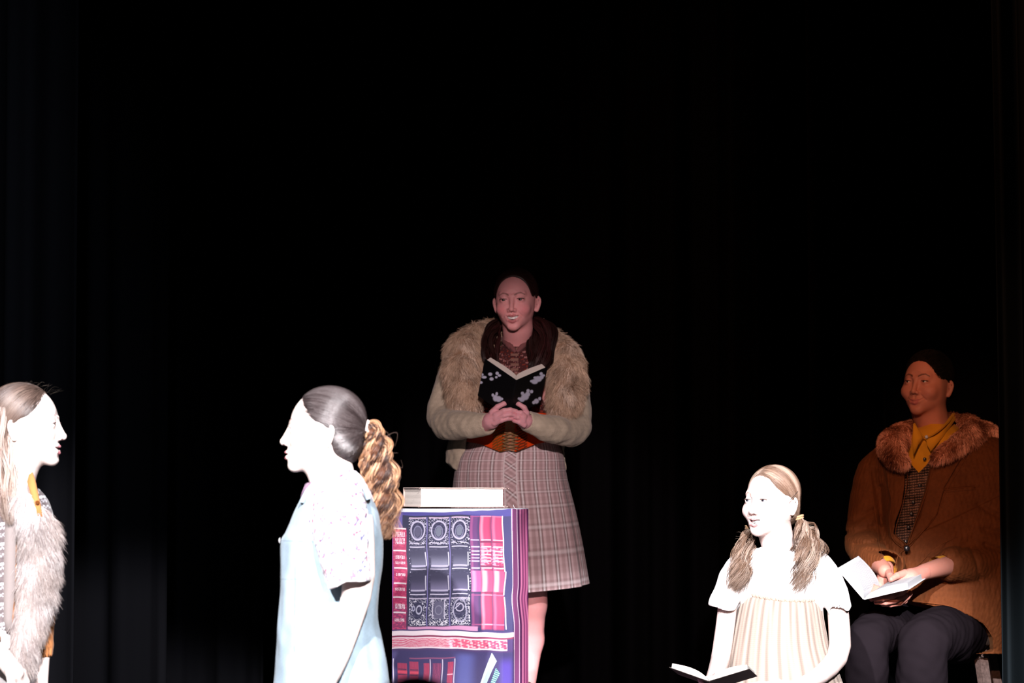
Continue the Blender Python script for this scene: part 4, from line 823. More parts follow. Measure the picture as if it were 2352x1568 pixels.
wisps(g, [at(860 + 8 * i % 40, 1000 + 14 * i, Y2) for i in range(14)], [at(900 + (i * 7) % 22, 1010 + 15 * i, Y2) for i in range(14)], .0004, (.08, .05, .04), .012)
g.build('ponytail', 'hair', parent=hr, label='curly reddish-brown ponytail')
g = Geo(); a = np.linspace(0, 2 * PI, 30)
P = tie + np.stack([.004 * np.cos(a * 3) * .5, .013 * np.cos(a), .017 * np.sin(a)], 1)
for dx in (-.006, .0, .006):
    V, F = tubes((P + [dx, 0, dx * .4])[None], np.full((1, 30), .0042), 8); g.add(V + .0012 * wob(*V.T, 500)[:, None], F, (.50, .42, .40))
g.build('hair_tie', 'cloth', parent=hr, label='pale hair tie')
# blouse
f = Fld(at(640, 1400, Y2) - [0, .36, 0], at(900, 1050, Y2) + [0, .3, 0], .004)
f.slices(prow([(1082, 752, 815, Y2, .045), (1092, 732, 828, Y2, .095), (1110, 712, 840, Y2, .145), (1150, 692, 856, Y2, .155), (1220, 664, 866, Y2, .15), (1300, 654, 866, Y2, .14)]), k=.01)
for yy, sg in ((7.13, -1), (7.47, 1)):
    f.chain([at(788, 1132, yy - sg * .03), at(784, 1190, yy), at(786, 1250, yy + sg * .015), at(803, 1350, yy + sg * .03)], [.052, .066, .068, .055], k=.03, n=10)
f.cut([(700, 1362), (757, 1352), (800, 1334), (880, 1330), (900, 1420), (700, 1420)], 7.1, 99)
f.cap(at(806, 1360, 7.10), at(802, 1310, 7.105), .047, .045, k=.004, op='-'); f.cap(at(806, 1360, 7.5), at(802, 1310, 7.5), .047, .045, k=.004, op='-')
f.disp(lambda X, Y, Z: .0035 * wob(X, Y, Z * .5, 42, 6) + .0015 * wob(X, Y, Z, 110, 9))
V, F = f.mesh(); g = Geo(); g.add(V, F, floral(V)); bl = g.build('blouse', 'cloth', parent=p2, label='white floral blouse with short full sleeves')
g = Geo(); P = spline([at(706, 1128, 7.28), at(720, 1124, 7.235), at(752, 1106, 7.235), at(786, 1086, 7.25), at(800, 1078, 7.30), at(786, 1086, 7.36), at(750, 1106, 7.365), at(718, 1124, 7.35), at(704, 1130, 7.31)], 60)
up = np.array([.0, 0, .021]); rows = []
for i in range(60): o = (P[i] - at(755, 1100, 7.3)) * [1, 1, 0]; o /= np.linalg.norm(o) + 1e-9; rows.append([P[i] - o * .004 + up * .75, P[i] + o * .003 + up, P[i] + o * .011 + up * .1, P[i] + o * .016 - up * .7, P[i] + o * .008 - up * .2, P[i] - o * .006 - up * .3])
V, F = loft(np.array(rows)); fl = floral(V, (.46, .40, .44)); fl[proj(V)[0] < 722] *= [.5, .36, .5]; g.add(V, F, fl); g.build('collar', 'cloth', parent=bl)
# denim pinafore
DN = np.array([.225, .295, .35])
fold = lambda th, t: .006 * np.sin(3 * th + 5 * t) + t ** 2 * (.018 * np.sin(7 * th + 1 + 2 * t) + .010 * np.sin(12 * th)) + .008 * np.sin(6 * th + 22 * t) + .006 * np.sin(11 * th - 30 * t) + .004 * np.sin(17 * th + 14 * t)
V, th, t = plofts([(1128, 699, 846, Y2, .135), (1150, 689, 858, Y2, .150), (1180, 673, 869, Y2, .158), (1220, 656, 877, Y2, .158), (1245, 646, 879, Y2, .156), (1300, 644, 876, Y2, .150), (1350, 643, 871, Y2, .146), (1420, 640, 867, Y2, .148), (1460, 638, 874, Y2, .158), (1500, 636, 884, Y2, .172), (1568, 630, 895, Y2, .19), (1700, 612, 910, Y2, .22), (1900, 585, 935, Y2, .26), (1990, 572, 945, Y2, .28)], 420, 460, fold=fold)
x, y = proj(V.reshape(-1, 3)); z = V.reshape(-1, 3)
# armhole and straps: the bib leaves the blouse free at the sides
C = DN * (1 + .10 * wob(*z.T, 60, 5)[:, None] + .05 * wob(*z.T, 300, 9)[:, None]); 
seam = (np.abs(y - 1241 - .04 * (x - 645)) < 1.1) & (x < 722); C[seam] *= .62; C[(np.abs(x - 679 + (y - 1240) * .012) < .9) & (y > 1300)] *= .7; C[(np.abs(x - 706) < .8) & (y > 1244) & (y < 1330)] *= .7; C[(np.abs(y - 1330) < .8) & (x < 706)] *= .7
VV, FF = loft(V[::-1], cap=False); g = Geo(); g.add(VV, FF, C.reshape(460, 420, 3)[::-1].reshape(-1, 3))
# straps over the shoulders
for yy in (7.22, 7.38):
    P = spline([at(690, 1152, yy), at(706, 1124, yy), at(735, 1096, yy), at(775, 1083, yy), at(812, 1092, yy), at(838, 1118, yy), at(850, 1145, yy)], 50); rows = []
    for p in P: o = (p - at(768, 1180, yy)); o[1] = 0; o /= np.linalg.norm(o); rows.append([p + o * .001 + [0, -.022, 0], p + o * .003, p + o * .001 + [0, .022, 0], p - o * .010 + [0, .022, 0], p - o * .010 - [0, .022, 0]])
    V, F = loft(np.array(rows)); g.add(V, F, DN)
dn = g.build('pinafore', 'cloth', parent=p2, label='pale blue denim pinafore')
g = Geo()
V, F = loft(np.array([[at(645, 1241, 7.27) + [-.002, .008 * r * math.cos(a), .008 * r * math.sin(a)] + np.array([-.004 * (1 - r) ** .5, 0, 0]) for a in np.linspace(0, 2 * PI, 16, endpoint=False)] for r in (1, .8, .4, .05)])); g.add(V, F, (.5, .5, .52)); g.build('button', 'button', parent=dn)
g = Geo()
for dy in (-.085, .085):
    x_ = at(776, 1640, Y2)[0]; V, F = tube([(x_ + .035, Y2 + dy, .042), (x_, Y2 + dy, .048), (x_ - .09, Y2 + dy, .040), (x_ - .17, Y2 + dy, .032)], [.034, .046, .040, .026], 20, 14); V[:, 2] = np.maximum(V[:, 2], .0); g.add(V, F, (.05, .03, .02))
g.build('shoes', 'cloth', parent=p2)

def ball(c, r, sq=.5):
    ph, la = np.meshgrid(np.linspace(0, 2 * PI, 16, endpoint=False), np.linspace(0, PI, 10)); return loft(np.stack([c[0] + r * np.sin(la) * np.cos(ph), c[1] + r * sq * np.cos(la), c[2] + r * np.sin(la) * np.sin(ph)], -1))
# ================================================================== person at the left edge, fur vest
Y3 = 7.7; b3 = np.array([at(-20, 1130, Y3)[0], Y3, 0.])
g = Geo(); H3 = Head(at(57, 975, Y3), yaw=-89, pitch=1, roll=0, sc=1.0)
make_head(g, H3, SW, mouth='teeth', eye_open=.0036, iris=(.06, .05, .04), brow=(.34, .24, .24), lip=(.50, .17, .2), neck=at(30, 1120, Y3 + .02), neck_r=.052, ear=.35, smile=.006, nose=.001, fold=False)
f = Fld((at(-260, 1130, Y3)[0], Y3 - .3, .0), (at(150, 1130, Y3)[0], Y3 + .3, 1.42), .007)
f.slices(prow([(1110, -30, 66, Y3, .07), (1150, -120, 96, Y3, .10), (1300, -130, 92, Y3, .10), (1450, -120, 70, Y3, .10), (1600, -140, 76, Y3, .13)]))
for px_ in (-100, 28): q = at(px_, 1600, Y3); f.chain([q, (q[0], Y3, .46), (q[0], Y3 + .02, .09)], [.08, .055, .04], k=.02); f.chain([(q[0], Y3, .05), (q[0] + .05, Y3 - .13, .035)], [.038, .028], k=.02)
f.chain([at(-140, 1190, Y3), at(-170, 1360, Y3 - .06), at(-90, 1436, Y3 - .22), at(6, 1510, Y3 - .26)], [.048, .036, .034, .026], k=.01)
f.chain([at(86, 1200, Y3 + .06), at(96, 1370, Y3 + .06), at(102, 1500, Y3 + .05), at(96, 1600, Y3)], [.026, .018, .015, .015], k=.01)
V, F = f.mesh(); g.add(V, F, SW)
hand(g, [(at(12, 1516, Y3 - .26), .024), (at(34, 1544, Y3 - .25), .024)], [(PT((40 + 4 * i, 1558 - 5 * i, Y3 - .25 + .01 * i), (48 + 4 * i, 1580 - 5 * i, Y3 - .24 + .01 * i), (50 + 4 * i, 1598 - 5 * i, Y3 - .23 + .01 * i)), [.0098, .009, .007]) for i in range(4)] + [(PT((22, 1540, Y3 - .28), (26, 1568, Y3 - .30), (34, 1586, Y3 - .30)), [.012, .010, .008])], col=SW)
p3 = g.build('person', ['skin', 'shiny'], base=b3)
tag(p3, 'person cropped by the left edge, facing right in profile, wearing a long-haired grey fur vest', 'person')
HD = np.array([.060, .038, .030]); g = Geo()
cp = hair_cap(g, H3, HD, cutc=(0, -.125, .004), cutr=(.080, .112, .096), grow=.003, low=-.085)
cols3 = [HD * .35, HD * .6, HD * .9, HD * 1.5, [.13, .09, .07]]
comb(g, H3, cp, 9000, lambda P: np.tile([.02, .12, -.10], (len(P), 1)), cols3)
locks(g, [at(2, 935, Y3 - .055), at(-8, 1010, Y3 - .06), at(4, 1080, Y3 - .07), at(10, 1140, Y3 - .11), at(26, 1205, Y3 - .14)], [.03, .04, .034, .028, .012], 900, .004, 2.2, .0008, [[.2, .13, .1], [.3, .22, .18], [.14, .09, .07], [.4, .32, .28]], S=60)
locks(g, [at(-30, 960, Y3 + .03), at(-45, 1040, Y3 + .03), at(-50, 1140, Y3), at(-50, 1230, Y3)], [.04, .06, .06, .03], 300, .005, 2.2, .0016, cols3, S=50)
wisps(g, [at(104 + 2 * i, 900 + i, Y3 + rng.normal() * .03) for i in range(7)], [at(114 + 5 * i + rng.normal() * 6, 884 + 2.6 * i + rng.normal() * 5, Y3 + rng.normal() * .03) for i in range(7)], .00018, (.05, .04, .03), .006)
wisps(g, [at(20 + 6 * i, 886 - i % 3, Y3 + rng.normal() * .03) for i in range(14)], [at(24 + 7 * i + rng.normal() * 6, 876 + abs(i - 6), Y3) for i in range(14)], .00025, (.06, .045, .035), .006)
g.build('hair', 'hair', parent=p3, label='long light-brown hair swept back')
OR = np.array([.40, .160, .060])
# shirt: collar and far sleeve
g = Geo(); f = Fld((at(-200, 1130, Y3)[0], Y3 - .3, at(0, 1540, Y3)[2]), (at(150, 1130, Y3)[0], Y3 + .3, at(0, 1060, Y3)[2]), .004)
f.slices(prow([(1150, -60, 88, Y3, .085), (1170, -110, 96, Y3, .10), (1300, -110, 94, Y3, .10), (1440, -100, 72, Y3, .11)]))
f.chain([at(88, 1230, Y3 + .05), at(96, 1340, Y3 + .06), at(101, 1430, Y3 + .06), at(103, 1500, Y3 + .05)], [.036, .030, .026, .0225], k=.01)
f.cap(at(103, 1482, Y3 + .05), at(103, 1506, Y3 + .05), .0225, .0225, k=.002); f.cap(at(103, 1512, Y3 + .05), at(103, 1488, Y3 + .05), .019, .019, k=.001, op='-')
f.cut([(60, 1518), (140, 1506), (140, 1560), (60, 1560)], Y3, 99)
V, F = f.mesh(); V = V + .002 * wob(*V.T, 70, 4)[:, None]; g.add(V, F, OR)
A = np.array([at(a, b, Y3 - .075 - .0006 * (b - 1084)) for a, b in [(66, 1090), (74, 1084), (80, 1100), (86, 1128), (93, 1160), (97, 1186), (86, 1184), (76, 1158), (68, 1128), (62, 1106)]]); Bq = A + [0, .008, 0]; k = len(A); j = np.arange(k); j2 = (j + 1) % k; cA = A.mean(0)
g.add(np.concatenate([A, Bq, [cA - [0, .005, 0], cA + [0, .008, 0]]]), [np.stack([j2, j, np.full(k, 2 * k)], -1), np.stack([j + k, j2 + k, np.full(k, 2 * k + 1)], -1), np.stack([j, j2, j2 + k, j + k], -1)], OR * [1, .95, .85])
V, F = ball(at(86, 1154, Y3 - .128), .006); g.add(V, F, (.10, .03, .005)); sh = g.build('shirt', 'cloth', parent=p3, label='mustard-orange collared shirt with rolled sleeves')
g = Geo(); V, F = tube([at(-60, 1452, Y3 - .235), at(-36, 1470, Y3 - .245), at(-22, 1482, Y3 - .255)], [.040, .038, .036], 14, 20); g.add(V, F, OR); g.build('cuff', 'cloth', parent=sh)
# knitted cardigan
def isle(V):
    x, y = proj(V); C = np.tile(lin(176, 160, 162, 4.0), (len(V), 1)); C *= (1 + .2 * wob(*V.T, 260, 4)[:, None]); r = (y + .18 * x) % 46
    C[np.abs(r - 8) < 3.2] = (.5, .5, .52); C[(np.abs(r - 17 - 2.5 * np.sin(x * .9)) < 1.6)] = (.44, .43, .46); C[(np.abs(r - 33) < 4) & (np.sin(x * .7) * np.sin(y * .7) > .1)] = (.5, .5, .52); return C
f = Fld(at(-200, 1500, Y3) - [0, .3, 0], at(150, 1100, Y3) + [0, .3, 0], .0042)
f.slices(prow([(1122, 30, 88, Y3 + .05, .05), (1135, -60, 100, Y3 + .02, .09), (1160, -130, 114, Y3, .12), (1200, -146, 122, Y3, .125), (1300, -148, 114, Y3, .12), (1440, -140, 84, Y3, .12)]))
f.cut([(-40, 1080), (92, 1100), (100, 1180), (108, 1500), (-40, 1500)], Y3 - .1, Y3 - .04); f.disp(lambda X, Y, Z: .0015 * wob(X, Y, Z, 120, 8))
V, F = f.mesh(); g = Geo(); g.add(V, F, isle(V)); g.build('cardigan', 'knit', parent=p3, label='grey and white patterned knit cardigan')
# vest: beige front band, then long fur
g = Geo(); 
V, F = loft(np.array([[at(x0, y_, Y3 - .118), at(x1, y_, Y3 - .125), at(x1, y_, Y3 - .10), at(x0, y_, Y3 - .10)] for y_, x0, x1 in ((1140, 20, 50), (1180, 12, 38), (1260, 9, 36), (1350, 8, 34), (1420, 8, 28), (1452, 14, 26))])); g.add(V, F, lin(224, 208, 204, 4.0)); vest = g.build('vest_band', 'cloth', parent=p3, label='beige front band of the vest')
V, F = loft(np.array([[at(x0, y_, Y3 - .10), at(x1, y_, Y3 - .112), at(x1, y_, Y3 - .09), at(x0, y_, Y3 - .08)] for y_, x0, x1 in ((1140, -60, 22), (1180, -60, 14), (1300, -60, 12), (1440, -60, 12))])); g = Geo(); V2 = V; 
R_ = np.array([np.linspace(at(-60, y_, Y3 - .112), at(13, y_, Y3 - .116), 60) for y_ in np.linspace(1140, 1446, 260)]); g.add(R_.reshape(-1, 3), grid_faces(260, 60, False)[:, ::-1], isle(R_.reshape(-1, 3))); R2 = R_ + [0, .01, 0]; g.add(R2.reshape(-1, 3), grid_faces(260, 60, False), (.3, .3, .3)); g.build('jumper_front', 'knit', parent=p3, label='grey and white patterned knit front')
f = Fld(at(-10, 1570, Y3) - [0, .32, 0], at(170, 1110, Y3) + [0, .2, 0], .0045)
f.chain(PT((52, 1150, Y3 - .10), (78, 1190, Y3 - .10), (91, 1235, Y3 - .10), (88, 1290, Y3 - .10), (80, 1350, Y3 - .11), (68, 1410, Y3 - .13), (56, 1465, Y3 - .15), (52, 1515, Y3 - .17)), [.026, .036, .040, .038, .034, .030, .024, .010], k=.02, n=16)
V, F = f.mesh(); FG = [(.42, .35, .33), (.28, .22, .20), (.50, .44, .42), (.20, .155, .15), (.56, .51, .50)]
g = Geo(); g.add(V, F, FG[1]); fur(g, V, F, 30000, .042, .0007, (.10, 0, -1), .72, FG, cl=.3, freq=45); g.build('fur_panel', 'fur', parent=p3, label='long greyish-beige fur')
# pale trousers
V, th, t = plofts([(1430, -142, 84, Y3, .125), (1500, -144, 86, Y3, .135), (1568, -146, 85, Y3, .14), (1640, -150, 86, Y3, .15)], 120, 40)
VV, FF = loft(V[::-1]); g = Geo(); g.add(VV, FF, (.55, .52, .52))
for px_ in (-100, 28):
    q = at(px_, 1600, Y3); V, F = tube([q + [0, 0, .02], (q[0], Y3, .5), (q[0], Y3 + .02, .07)], [.098, .078, .065], 24, 24); g.add(V, F, (.55, .52, .52))
g.build('trousers', 'cloth', parent=p3, label='off-white trousers')
g = Geo()
for px_ in (-100, 28): x_ = at(px_, 1600, Y3)[0]; V, F = tube([(x_ - .01, Y3 + .05, .045), (x_, Y3, .05), (x_ + .03, Y3 - .08, .042), (x_ + .06, Y3 - .16, .034)], [.036, .046, .042, .026], 20, 14); V[:, 2] = np.maximum(V[:, 2], 0); g.add(V, F, (.05, .03, .02))
g.build('shoes', 'cloth', parent=p3)
# ================================================================== seated blonde reader with pigtails
Y4 = 9.07; b4 = np.array([at(1785, 1130, Y4)[0], Y4, 0.]); SB = np.array([.60, .47, .44])
g = Geo(); H4 = Head(at(1773, 1150, Y4), yaw=43, pitch=1, roll=0, sc=1.0)
make_head(g, H4, SB, mouth='teeth', eye_open=.0046, iris=(.035, .04, .055), white=(.3, .28, .28), brow=(.30, .20, .17), fold=False, lip=(.40, .20, .20), neck=at(1792, 1275, Y4 + .01), neck_r=.049, ear=.55, smile=.009, blush=.15, gaze=(-.15, -1, .02), gapv=.0050, teethcol=(.5, .47, .46))
f = Fld((at(1560, 1130, Y4)[0], Y4 - .62, .02), (at(2030, 1130, Y4)[0], Y4 + .25, 1.25), .0065)
f.slices(prow([(1262, 1750, 1835, Y4, .055), (1285, 1700, 1885, Y4, .08), (1350, 1690, 1890, Y4, .095), (1450, 1700, 1885, Y4, .095), (1568, 1690, 1910, Y4, .12), (1660, 1680, 1920, Y4, .14)]), k=.02)
for px_ in (1750, 1850): q = at(px_, 1660, Y4); f.chain([q, (q[0], Y4 - .42, .60), (q[0], Y4 - .44, .10), (q[0], Y4 - .55, .05)], [.085, .058, .04, .028], k=.02)
V, F = f.mesh(); g.add(V, F, SB)
f = Fld((at(1590, 1130, 8.6)[0], 8.5, at(0, 1640, 8.6)[2]), (at(1990, 1130, 9.1)[0], 9.2, at(0, 1330, 9.1)[2]), .0035)
f.chain([at(1672, 1372, 9.02), at(1668, 1420, 9.0), at(1656, 1505, 8.97), at(1645, 1545, 8.84), at(1634, 1566, 8.74)], [.030, .030, .030, .027, .021], k=.01, n=10)
f.chain([at(1922, 1376, 9.02), at(1926, 1420, 9.0), at(1927, 1498, 8.97), at(1890, 1545, 8.86), at(1830, 1578, 8.74)], [.031, .034, .034, .029, .021], k=.01, n=10)
V, F = f.mesh(); g.add(V, F, SB)
hand(g, [(at(1634, 1566, 8.74), .022), (at(1626, 1572, 8.70), .024), (at(1632, 1576, 8.68), .020)], [(PT((1620, 1562 + 4 * i, 8.68 - .008 * i), (1608 + 2 * i, 1557 + 6 * i, 8.66 - .01 * i), (1614 + 2 * i, 1564 + 6 * i, 8.64 - .01 * i)), [.0095, .0085, .007]) for i in range(4)] + [(PT((1640, 1556, 8.72), (1648, 1548, 8.68)), [.011, .009])], col=SB)
hand(g, [(at(1830, 1578, 8.74), .021), (at(1800, 1582, 8.70), .026), (at(1780, 1578, 8.68), .020)], [(PT((1790, 1580 + 5 * i, 8.66), (1765, 1571 + 6 * i, 8.58), (1745, 1570 + 6 * i, 8.555), (1724 + 4 * i, 1573 + 6 * i, 8.55)), [.0098, .0092, .0084, .0068]) for i in range(4)] + [(PT((1805, 1576, 8.74), (1788, 1566, 8.76), (1772, 1562, 8.76)), [.012, .010, .0085])], col=SB)
p4 = g.build('person', ['skin', 'shiny'], base=b4)
tag(p4, 'seated person with blonde pigtails in a white T-shirt under a pleated cream top', 'person')
HBL = [[.105, .058, .038], [.16, .10, .070], [.24, .165, .125], [.055, .030, .020], [.31, .235, .19]]
def dirof(H, p, grow=.008): q = H.l(p) - np.array([0, .014, .028]); q = q / np.array([.072 + grow, .092 + grow, .083 + grow]); return q / np.linalg.norm(q)
tR, tL = at(1835, 1188, Y4 + .01), at(1722, 1212, Y4 + .09)
g = Geo(); cp = hair_cap(g, H4, np.array([.13, .085, .065]), cutc=(0, -.128, -.004), cutr=(.081, .108, .099), grow=.004, low=-.075, earcut=True)
part = lambda sx: (lambda u: np.array([sx * (.03 + .02 * rng.random()), -.75 + 1.55 * u, .75 + .25 * math.sin(PI * min(1, u + .25))]))
front = lambda sx: (lambda u: np.array([sx * (.05 + .90 * u), -.72 + .42 * u, .70 - .52 * u ** 1.6]))
qR, qL = H4.l(tR), H4.l(tL); comb(g, H4, cp, 12000, lambda P: np.where(P[:, :1] > .001, qR, qL), HBL[3:4] + HBL[:3] + HBL[4:], L=.10, streak=12)
h4 = g.build('hair', 'hair', parent=p4, label='dark blonde centre-parted hair')
g = Geo(); V, F = tube([at(1816, 1147, Y4 - .085), at(1824, 1138, Y4 - .08), at(1833, 1128, Y4 - .07)], [.0009] * 3, 8, 6); g.add(V, F, (.02, .015, .015)); g.build('hair_pin', 'hair', parent=h4)
g = Geo(); locks(g, [tR, at(1842, 1215, Y4 - .02), at(1850, 1262, Y4 - .06), at(1838, 1320, Y4 - .09), at(1822, 1370, Y4 - .11)], [.007, .016, .036, .030, .014], 1300, .008, 2.6, .0007, HBL, fly=.014, S=80)
locks(g, [tR, at(1858, 1215, Y4 - .02), at(1880, 1250, Y4 - .03), at(1878, 1290, Y4 - .06)], [.006, .016, .018, .010], 240, .010, 2.2, .0006, HBL, fly=.01, S=60)
wisps(g, [at(1850 + 5 * i, 1200 + 8 * i, Y4) for i in range(9)], [at(1872 + 3 * i, 1215 + 9 * i, Y4) for i in range(9)], .0004, (.2, .15, .11), .012); g.build('pigtail', 'hair', parent=h4)
g = Geo(); locks(g, [tL, at(1716, 1236, Y4 + .04), at(1710, 1275, Y4 - .05), at(1698, 1320, Y4 - .09), at(1682, 1362, Y4 - .11)], [.008, .018, .030, .026, .012], 1100, .008, 2.4, .0007, HBL, fly=.014, S=80)
wisps(g, [at(1706 - i, 1225 + 7 * i, Y4) for i in range(7)], [at(1692 - 2 * i, 1222 + 9 * i, Y4) for i in range(7)], .0004, (.2, .15, .11), .01); g.build('pigtail', 'hair', parent=h4)
g = Geo(); a = np.linspace(0, 2 * PI, 24)
for p, ax in ((tR, .3), (tL, -.2)):
    for dz in (-.0035, .0035): P = p + np.stack([.0125 * np.cos(a), .0125 * np.sin(a), ax * .012 * np.cos(a) + dz], 1); V, F = tubes(P[None], np.full((1, 24), .0036), 8); g.add(V, F, (.36, .22, .12))
    g.build('hair_tie', 'cloth', parent=h4, label='tan hair tie'); g = Geo()

# T-shirt
WS = np.array([.62, .60, .60])
f = Fld(at(1590, 1640, Y4) - [0, .3, 0], at(1990, 1235, Y4) + [0, .25, 0], .004)
f.slices(prow([(1256, 1750, 1838, Y4 + .01, .055), (1264, 1712, 1872, Y4 + .005, .08), (1285, 1690, 1896, Y4, .10), (1350, 1684, 1900, Y4, .115), (1450, 1692, 1892, Y4, .115), (1560, 1684, 1915, Y4, .13)]), k=.02)
f.chain([at(1712, 1288, 9.06), at(1682, 1330, 9.03), at(1659, 1396, 8.99)], [.042, .046, .044], k=.02, n=7); f.chain([at(1874, 1294, 9.06), at(1904, 1336, 9.03), at(1929, 1400, 8.99)], [.042, .046, .038], k=.02, n=7)
f.cut([(1600, 1376), (1624, 1386), (1645, 1396), (1690, 1403), (1690, 1460), (1600, 1460)], 9.0, 99); f.cut([(1902, 1414), (1945, 1404), (1960, 1384), (2000, 1380), (2000, 1480), (1902, 1480)], 9.0, 99)
f.cap(at(1655, 1414, 8.98), at(1662, 1384, 9.0), .038, .036, k=.002, op='-'); f.cap(at(1931, 1418, 8.98), at(1928, 1392, 9.0), .032, .032, k=.002, op='-')
f.disp(lambda X, Y, Z: .003 * wob(X, Y, Z, 40, 6))
V, F = f.mesh(); g = Geo(); g.add(V, F, WS); g.build('t_shirt', 'cloth', parent=p4, label='white short-sleeved T-shirt')
# pleated top
n, m = 700, 420
fold = lambda th, t: .006 * np.sin(46 * th) * (1 - .4 * t) + .010 * np.sin(17 * th + .6) * t + .006 * np.sin(29 * th + 1.7 + 3 * t) + .012 * np.sin(5 * th + 2 + 2 * t) * t
V, th, t = plofts([(1362, 1704, 1880, Y4 - .005, .130), (1385, 1696, 1886, Y4 - .01, .140), (1420, 1688, 1892, Y4 - .015, .150), (1480, 1676, 1904, Y4 - .02, .165), (1540, 1664, 1925, Y4 - .03, .185), (1600, 1654, 1945, Y4 - .04, .205), (1690, 1640, 1965, Y4 - .05, .225)], n, m, fold=fold)
fr = np.clip(-np.sin(th), 0, 1); V[:, :, 2] += ((-.012 * fr + .012 * np.cos(th - 2.6)) * (1 - t) ** 3)
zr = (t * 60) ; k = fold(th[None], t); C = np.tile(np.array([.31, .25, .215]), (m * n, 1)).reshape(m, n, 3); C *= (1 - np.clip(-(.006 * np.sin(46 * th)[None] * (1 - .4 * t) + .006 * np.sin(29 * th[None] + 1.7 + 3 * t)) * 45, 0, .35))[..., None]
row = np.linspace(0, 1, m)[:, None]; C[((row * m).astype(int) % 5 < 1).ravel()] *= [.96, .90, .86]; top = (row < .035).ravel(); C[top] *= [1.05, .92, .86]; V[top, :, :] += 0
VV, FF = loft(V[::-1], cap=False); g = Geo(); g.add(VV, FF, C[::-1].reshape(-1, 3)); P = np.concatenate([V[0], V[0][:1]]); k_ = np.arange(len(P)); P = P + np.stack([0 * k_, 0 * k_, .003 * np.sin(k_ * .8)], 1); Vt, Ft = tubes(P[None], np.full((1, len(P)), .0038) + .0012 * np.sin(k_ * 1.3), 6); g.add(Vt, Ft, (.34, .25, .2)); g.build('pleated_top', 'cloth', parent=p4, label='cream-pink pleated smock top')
g = Geo()
for px_ in (1750, 1850):
    q = at(px_, 1655, Y4); V, F = tube([q + [0, .05, -.02], (q[0], Y4 - .2, .63), (q[0], Y4 - .43, .60), (q[0], Y4 - .45, .3), (q[0], Y4 - .45, .10)], [.10, .095, .075, .06, .05], 30, 20); g.add(V, F, (.10, .09, .12))
g.build('trousers', 'cloth', parent=p4)
g = Geo()
for px_ in (1750, 1850): x_ = at(px_, 1655, Y4)[0]; V, F = tube([(x_, Y4 - .40, .04), (x_, Y4 - .45, .05), (x_, Y4 - .54, .042), (x_, Y4 - .62, .032)], [.034, .046, .042, .026], 20, 14); V[:, 2] = np.maximum(V[:, 2], 0); g.add(V, F, (.3, .3, .3))
g.build('shoes', 'cloth', parent=p4)
s4 = np.array([-.22, -.95, .19]); s4 /= np.linalg.norm(s4); x4 = np.array([1, -.08, 0.0]); x4 -= s4 * (x4 @ s4); x4 /= np.linalg.norm(x4); n4 = np.cross(x4, s4); n4 = n4 if n4[2] > 0 else -n4
open_book(at(1648, 1580, 8.74), s4, n4, x4, .17, .125, math.radians(20), .013, (.06, .05, .045), 'open hardcover book in the lap of the blonde pigtailed reader', thickL=.012, mats='cloth', betaR=math.radians(16), curl=.03)
# stool under the blonde reader
def stool(c, zs, r, hgt_ring, label, wood, seatcol, splay=.09, lw=.019, rot=.6):
    root = empty('stool', c); c = np.array(c, float); g = Geo(); rows = []
    for z, rr in ((-.034, r * .90), (-.028, r * .98), (-.012, r), (-.003, r * .985), (0, r * .94)): rows.append([[c[0] + rr * math.cos(a), c[1] + rr * math.sin(a), zs + z] for a in np.linspace(0, 2 * PI, 48, endpoint=False)])
    V, F = loft(np.array(rows)); g.add(V, F, seatcol); g.build('seat', 'wood', parent=root)
    for k in range(4):
        a = rot + k * PI / 2; d = np.array([math.cos(a), math.sin(a), 0]); p0 = c + d * r * .72 + [0, 0, zs - .036]; p1 = c + d * (r * .72 + splay); p1[2] = 0
        e = np.array([-d[1], d[0], 0]); V, F = loft(np.array([[p + d * lw * u + e * lw * v for u, v in ((-1, -1), (1, -1), (1, 1), (-1, 1))] for p in (p0, p0 * .7 + p1 * .3, p0 * .4 + p1 * .6, p1)])); g = Geo(); g.add(V, F, wood); g.build('leg', 'wood', parent=root, smooth=False)
    for k in range(4):
        a, b = rot + k * PI / 2, rot + (k + 1) * PI / 2; fz = hgt_ring; rr = r * .72 + splay * (1 - fz / zs); P = [c + rr * np.array([math.cos(a), math.sin(a), 0]) + [0, 0, fz], c + rr * np.array([math.cos(b), math.sin(b), 0]) + [0, 0, fz]]; P = np.array([P[0], (P[0] + P[1]) / 2, P[1]]); V, F = tube(P, [.011] * 3, 6, 10); g = Geo(); g.add(V, F, wood); g.build('stretcher', 'wood', parent=root)
    return tag(root, label, 'stool', 'stools under the seated readers')
stool((b4[0] + .0, Y4 - .02, 0), at(0, 1655, Y4)[2] - .11, .17, .2, 'low round stool under the blonde pigtailed reader', (.05, .035, .03), (.05, .035, .03))

# ================================================================== seated person in the corduroy jacket
Y5 = 10.2; b5 = np.array([at(2150, 1130, Y5)[0], Y5, 0.]); SM = np.array([.46, .17, .115])
g = Geo(); H5 = Head(at(2131, 881, Y5), yaw=36, pitch=3, roll=1, sc=1.04)
make_head(g, H5, SM, mouth='closed', eye_open=.0034, iris=(.012, .008, .006), brow=(.03, .012, .008), lip=(.40, .11, .10), neck=at(2155, 1010, Y5 + .01), neck_r=.055, ear=.95, smile=.010, gaze=(-.45, -1, .05), white=(.45, .40, .38), fat=.002, nose=-.001, browz=.001, blush=.15)
f = Fld((at(1900, 1130, Y5)[0], Y5 - .62, .3), (at(2400, 1130, Y5)[0], Y5 + .3, 1.58), .007)
f.slices(prow([(985, 2120, 2200, Y5, .06), (1025, 2060, 2290, Y5 + .04, .08), (1200, 2060, 2310, Y5, .10), (1430, 2070, 2290, Y5, .12)]))
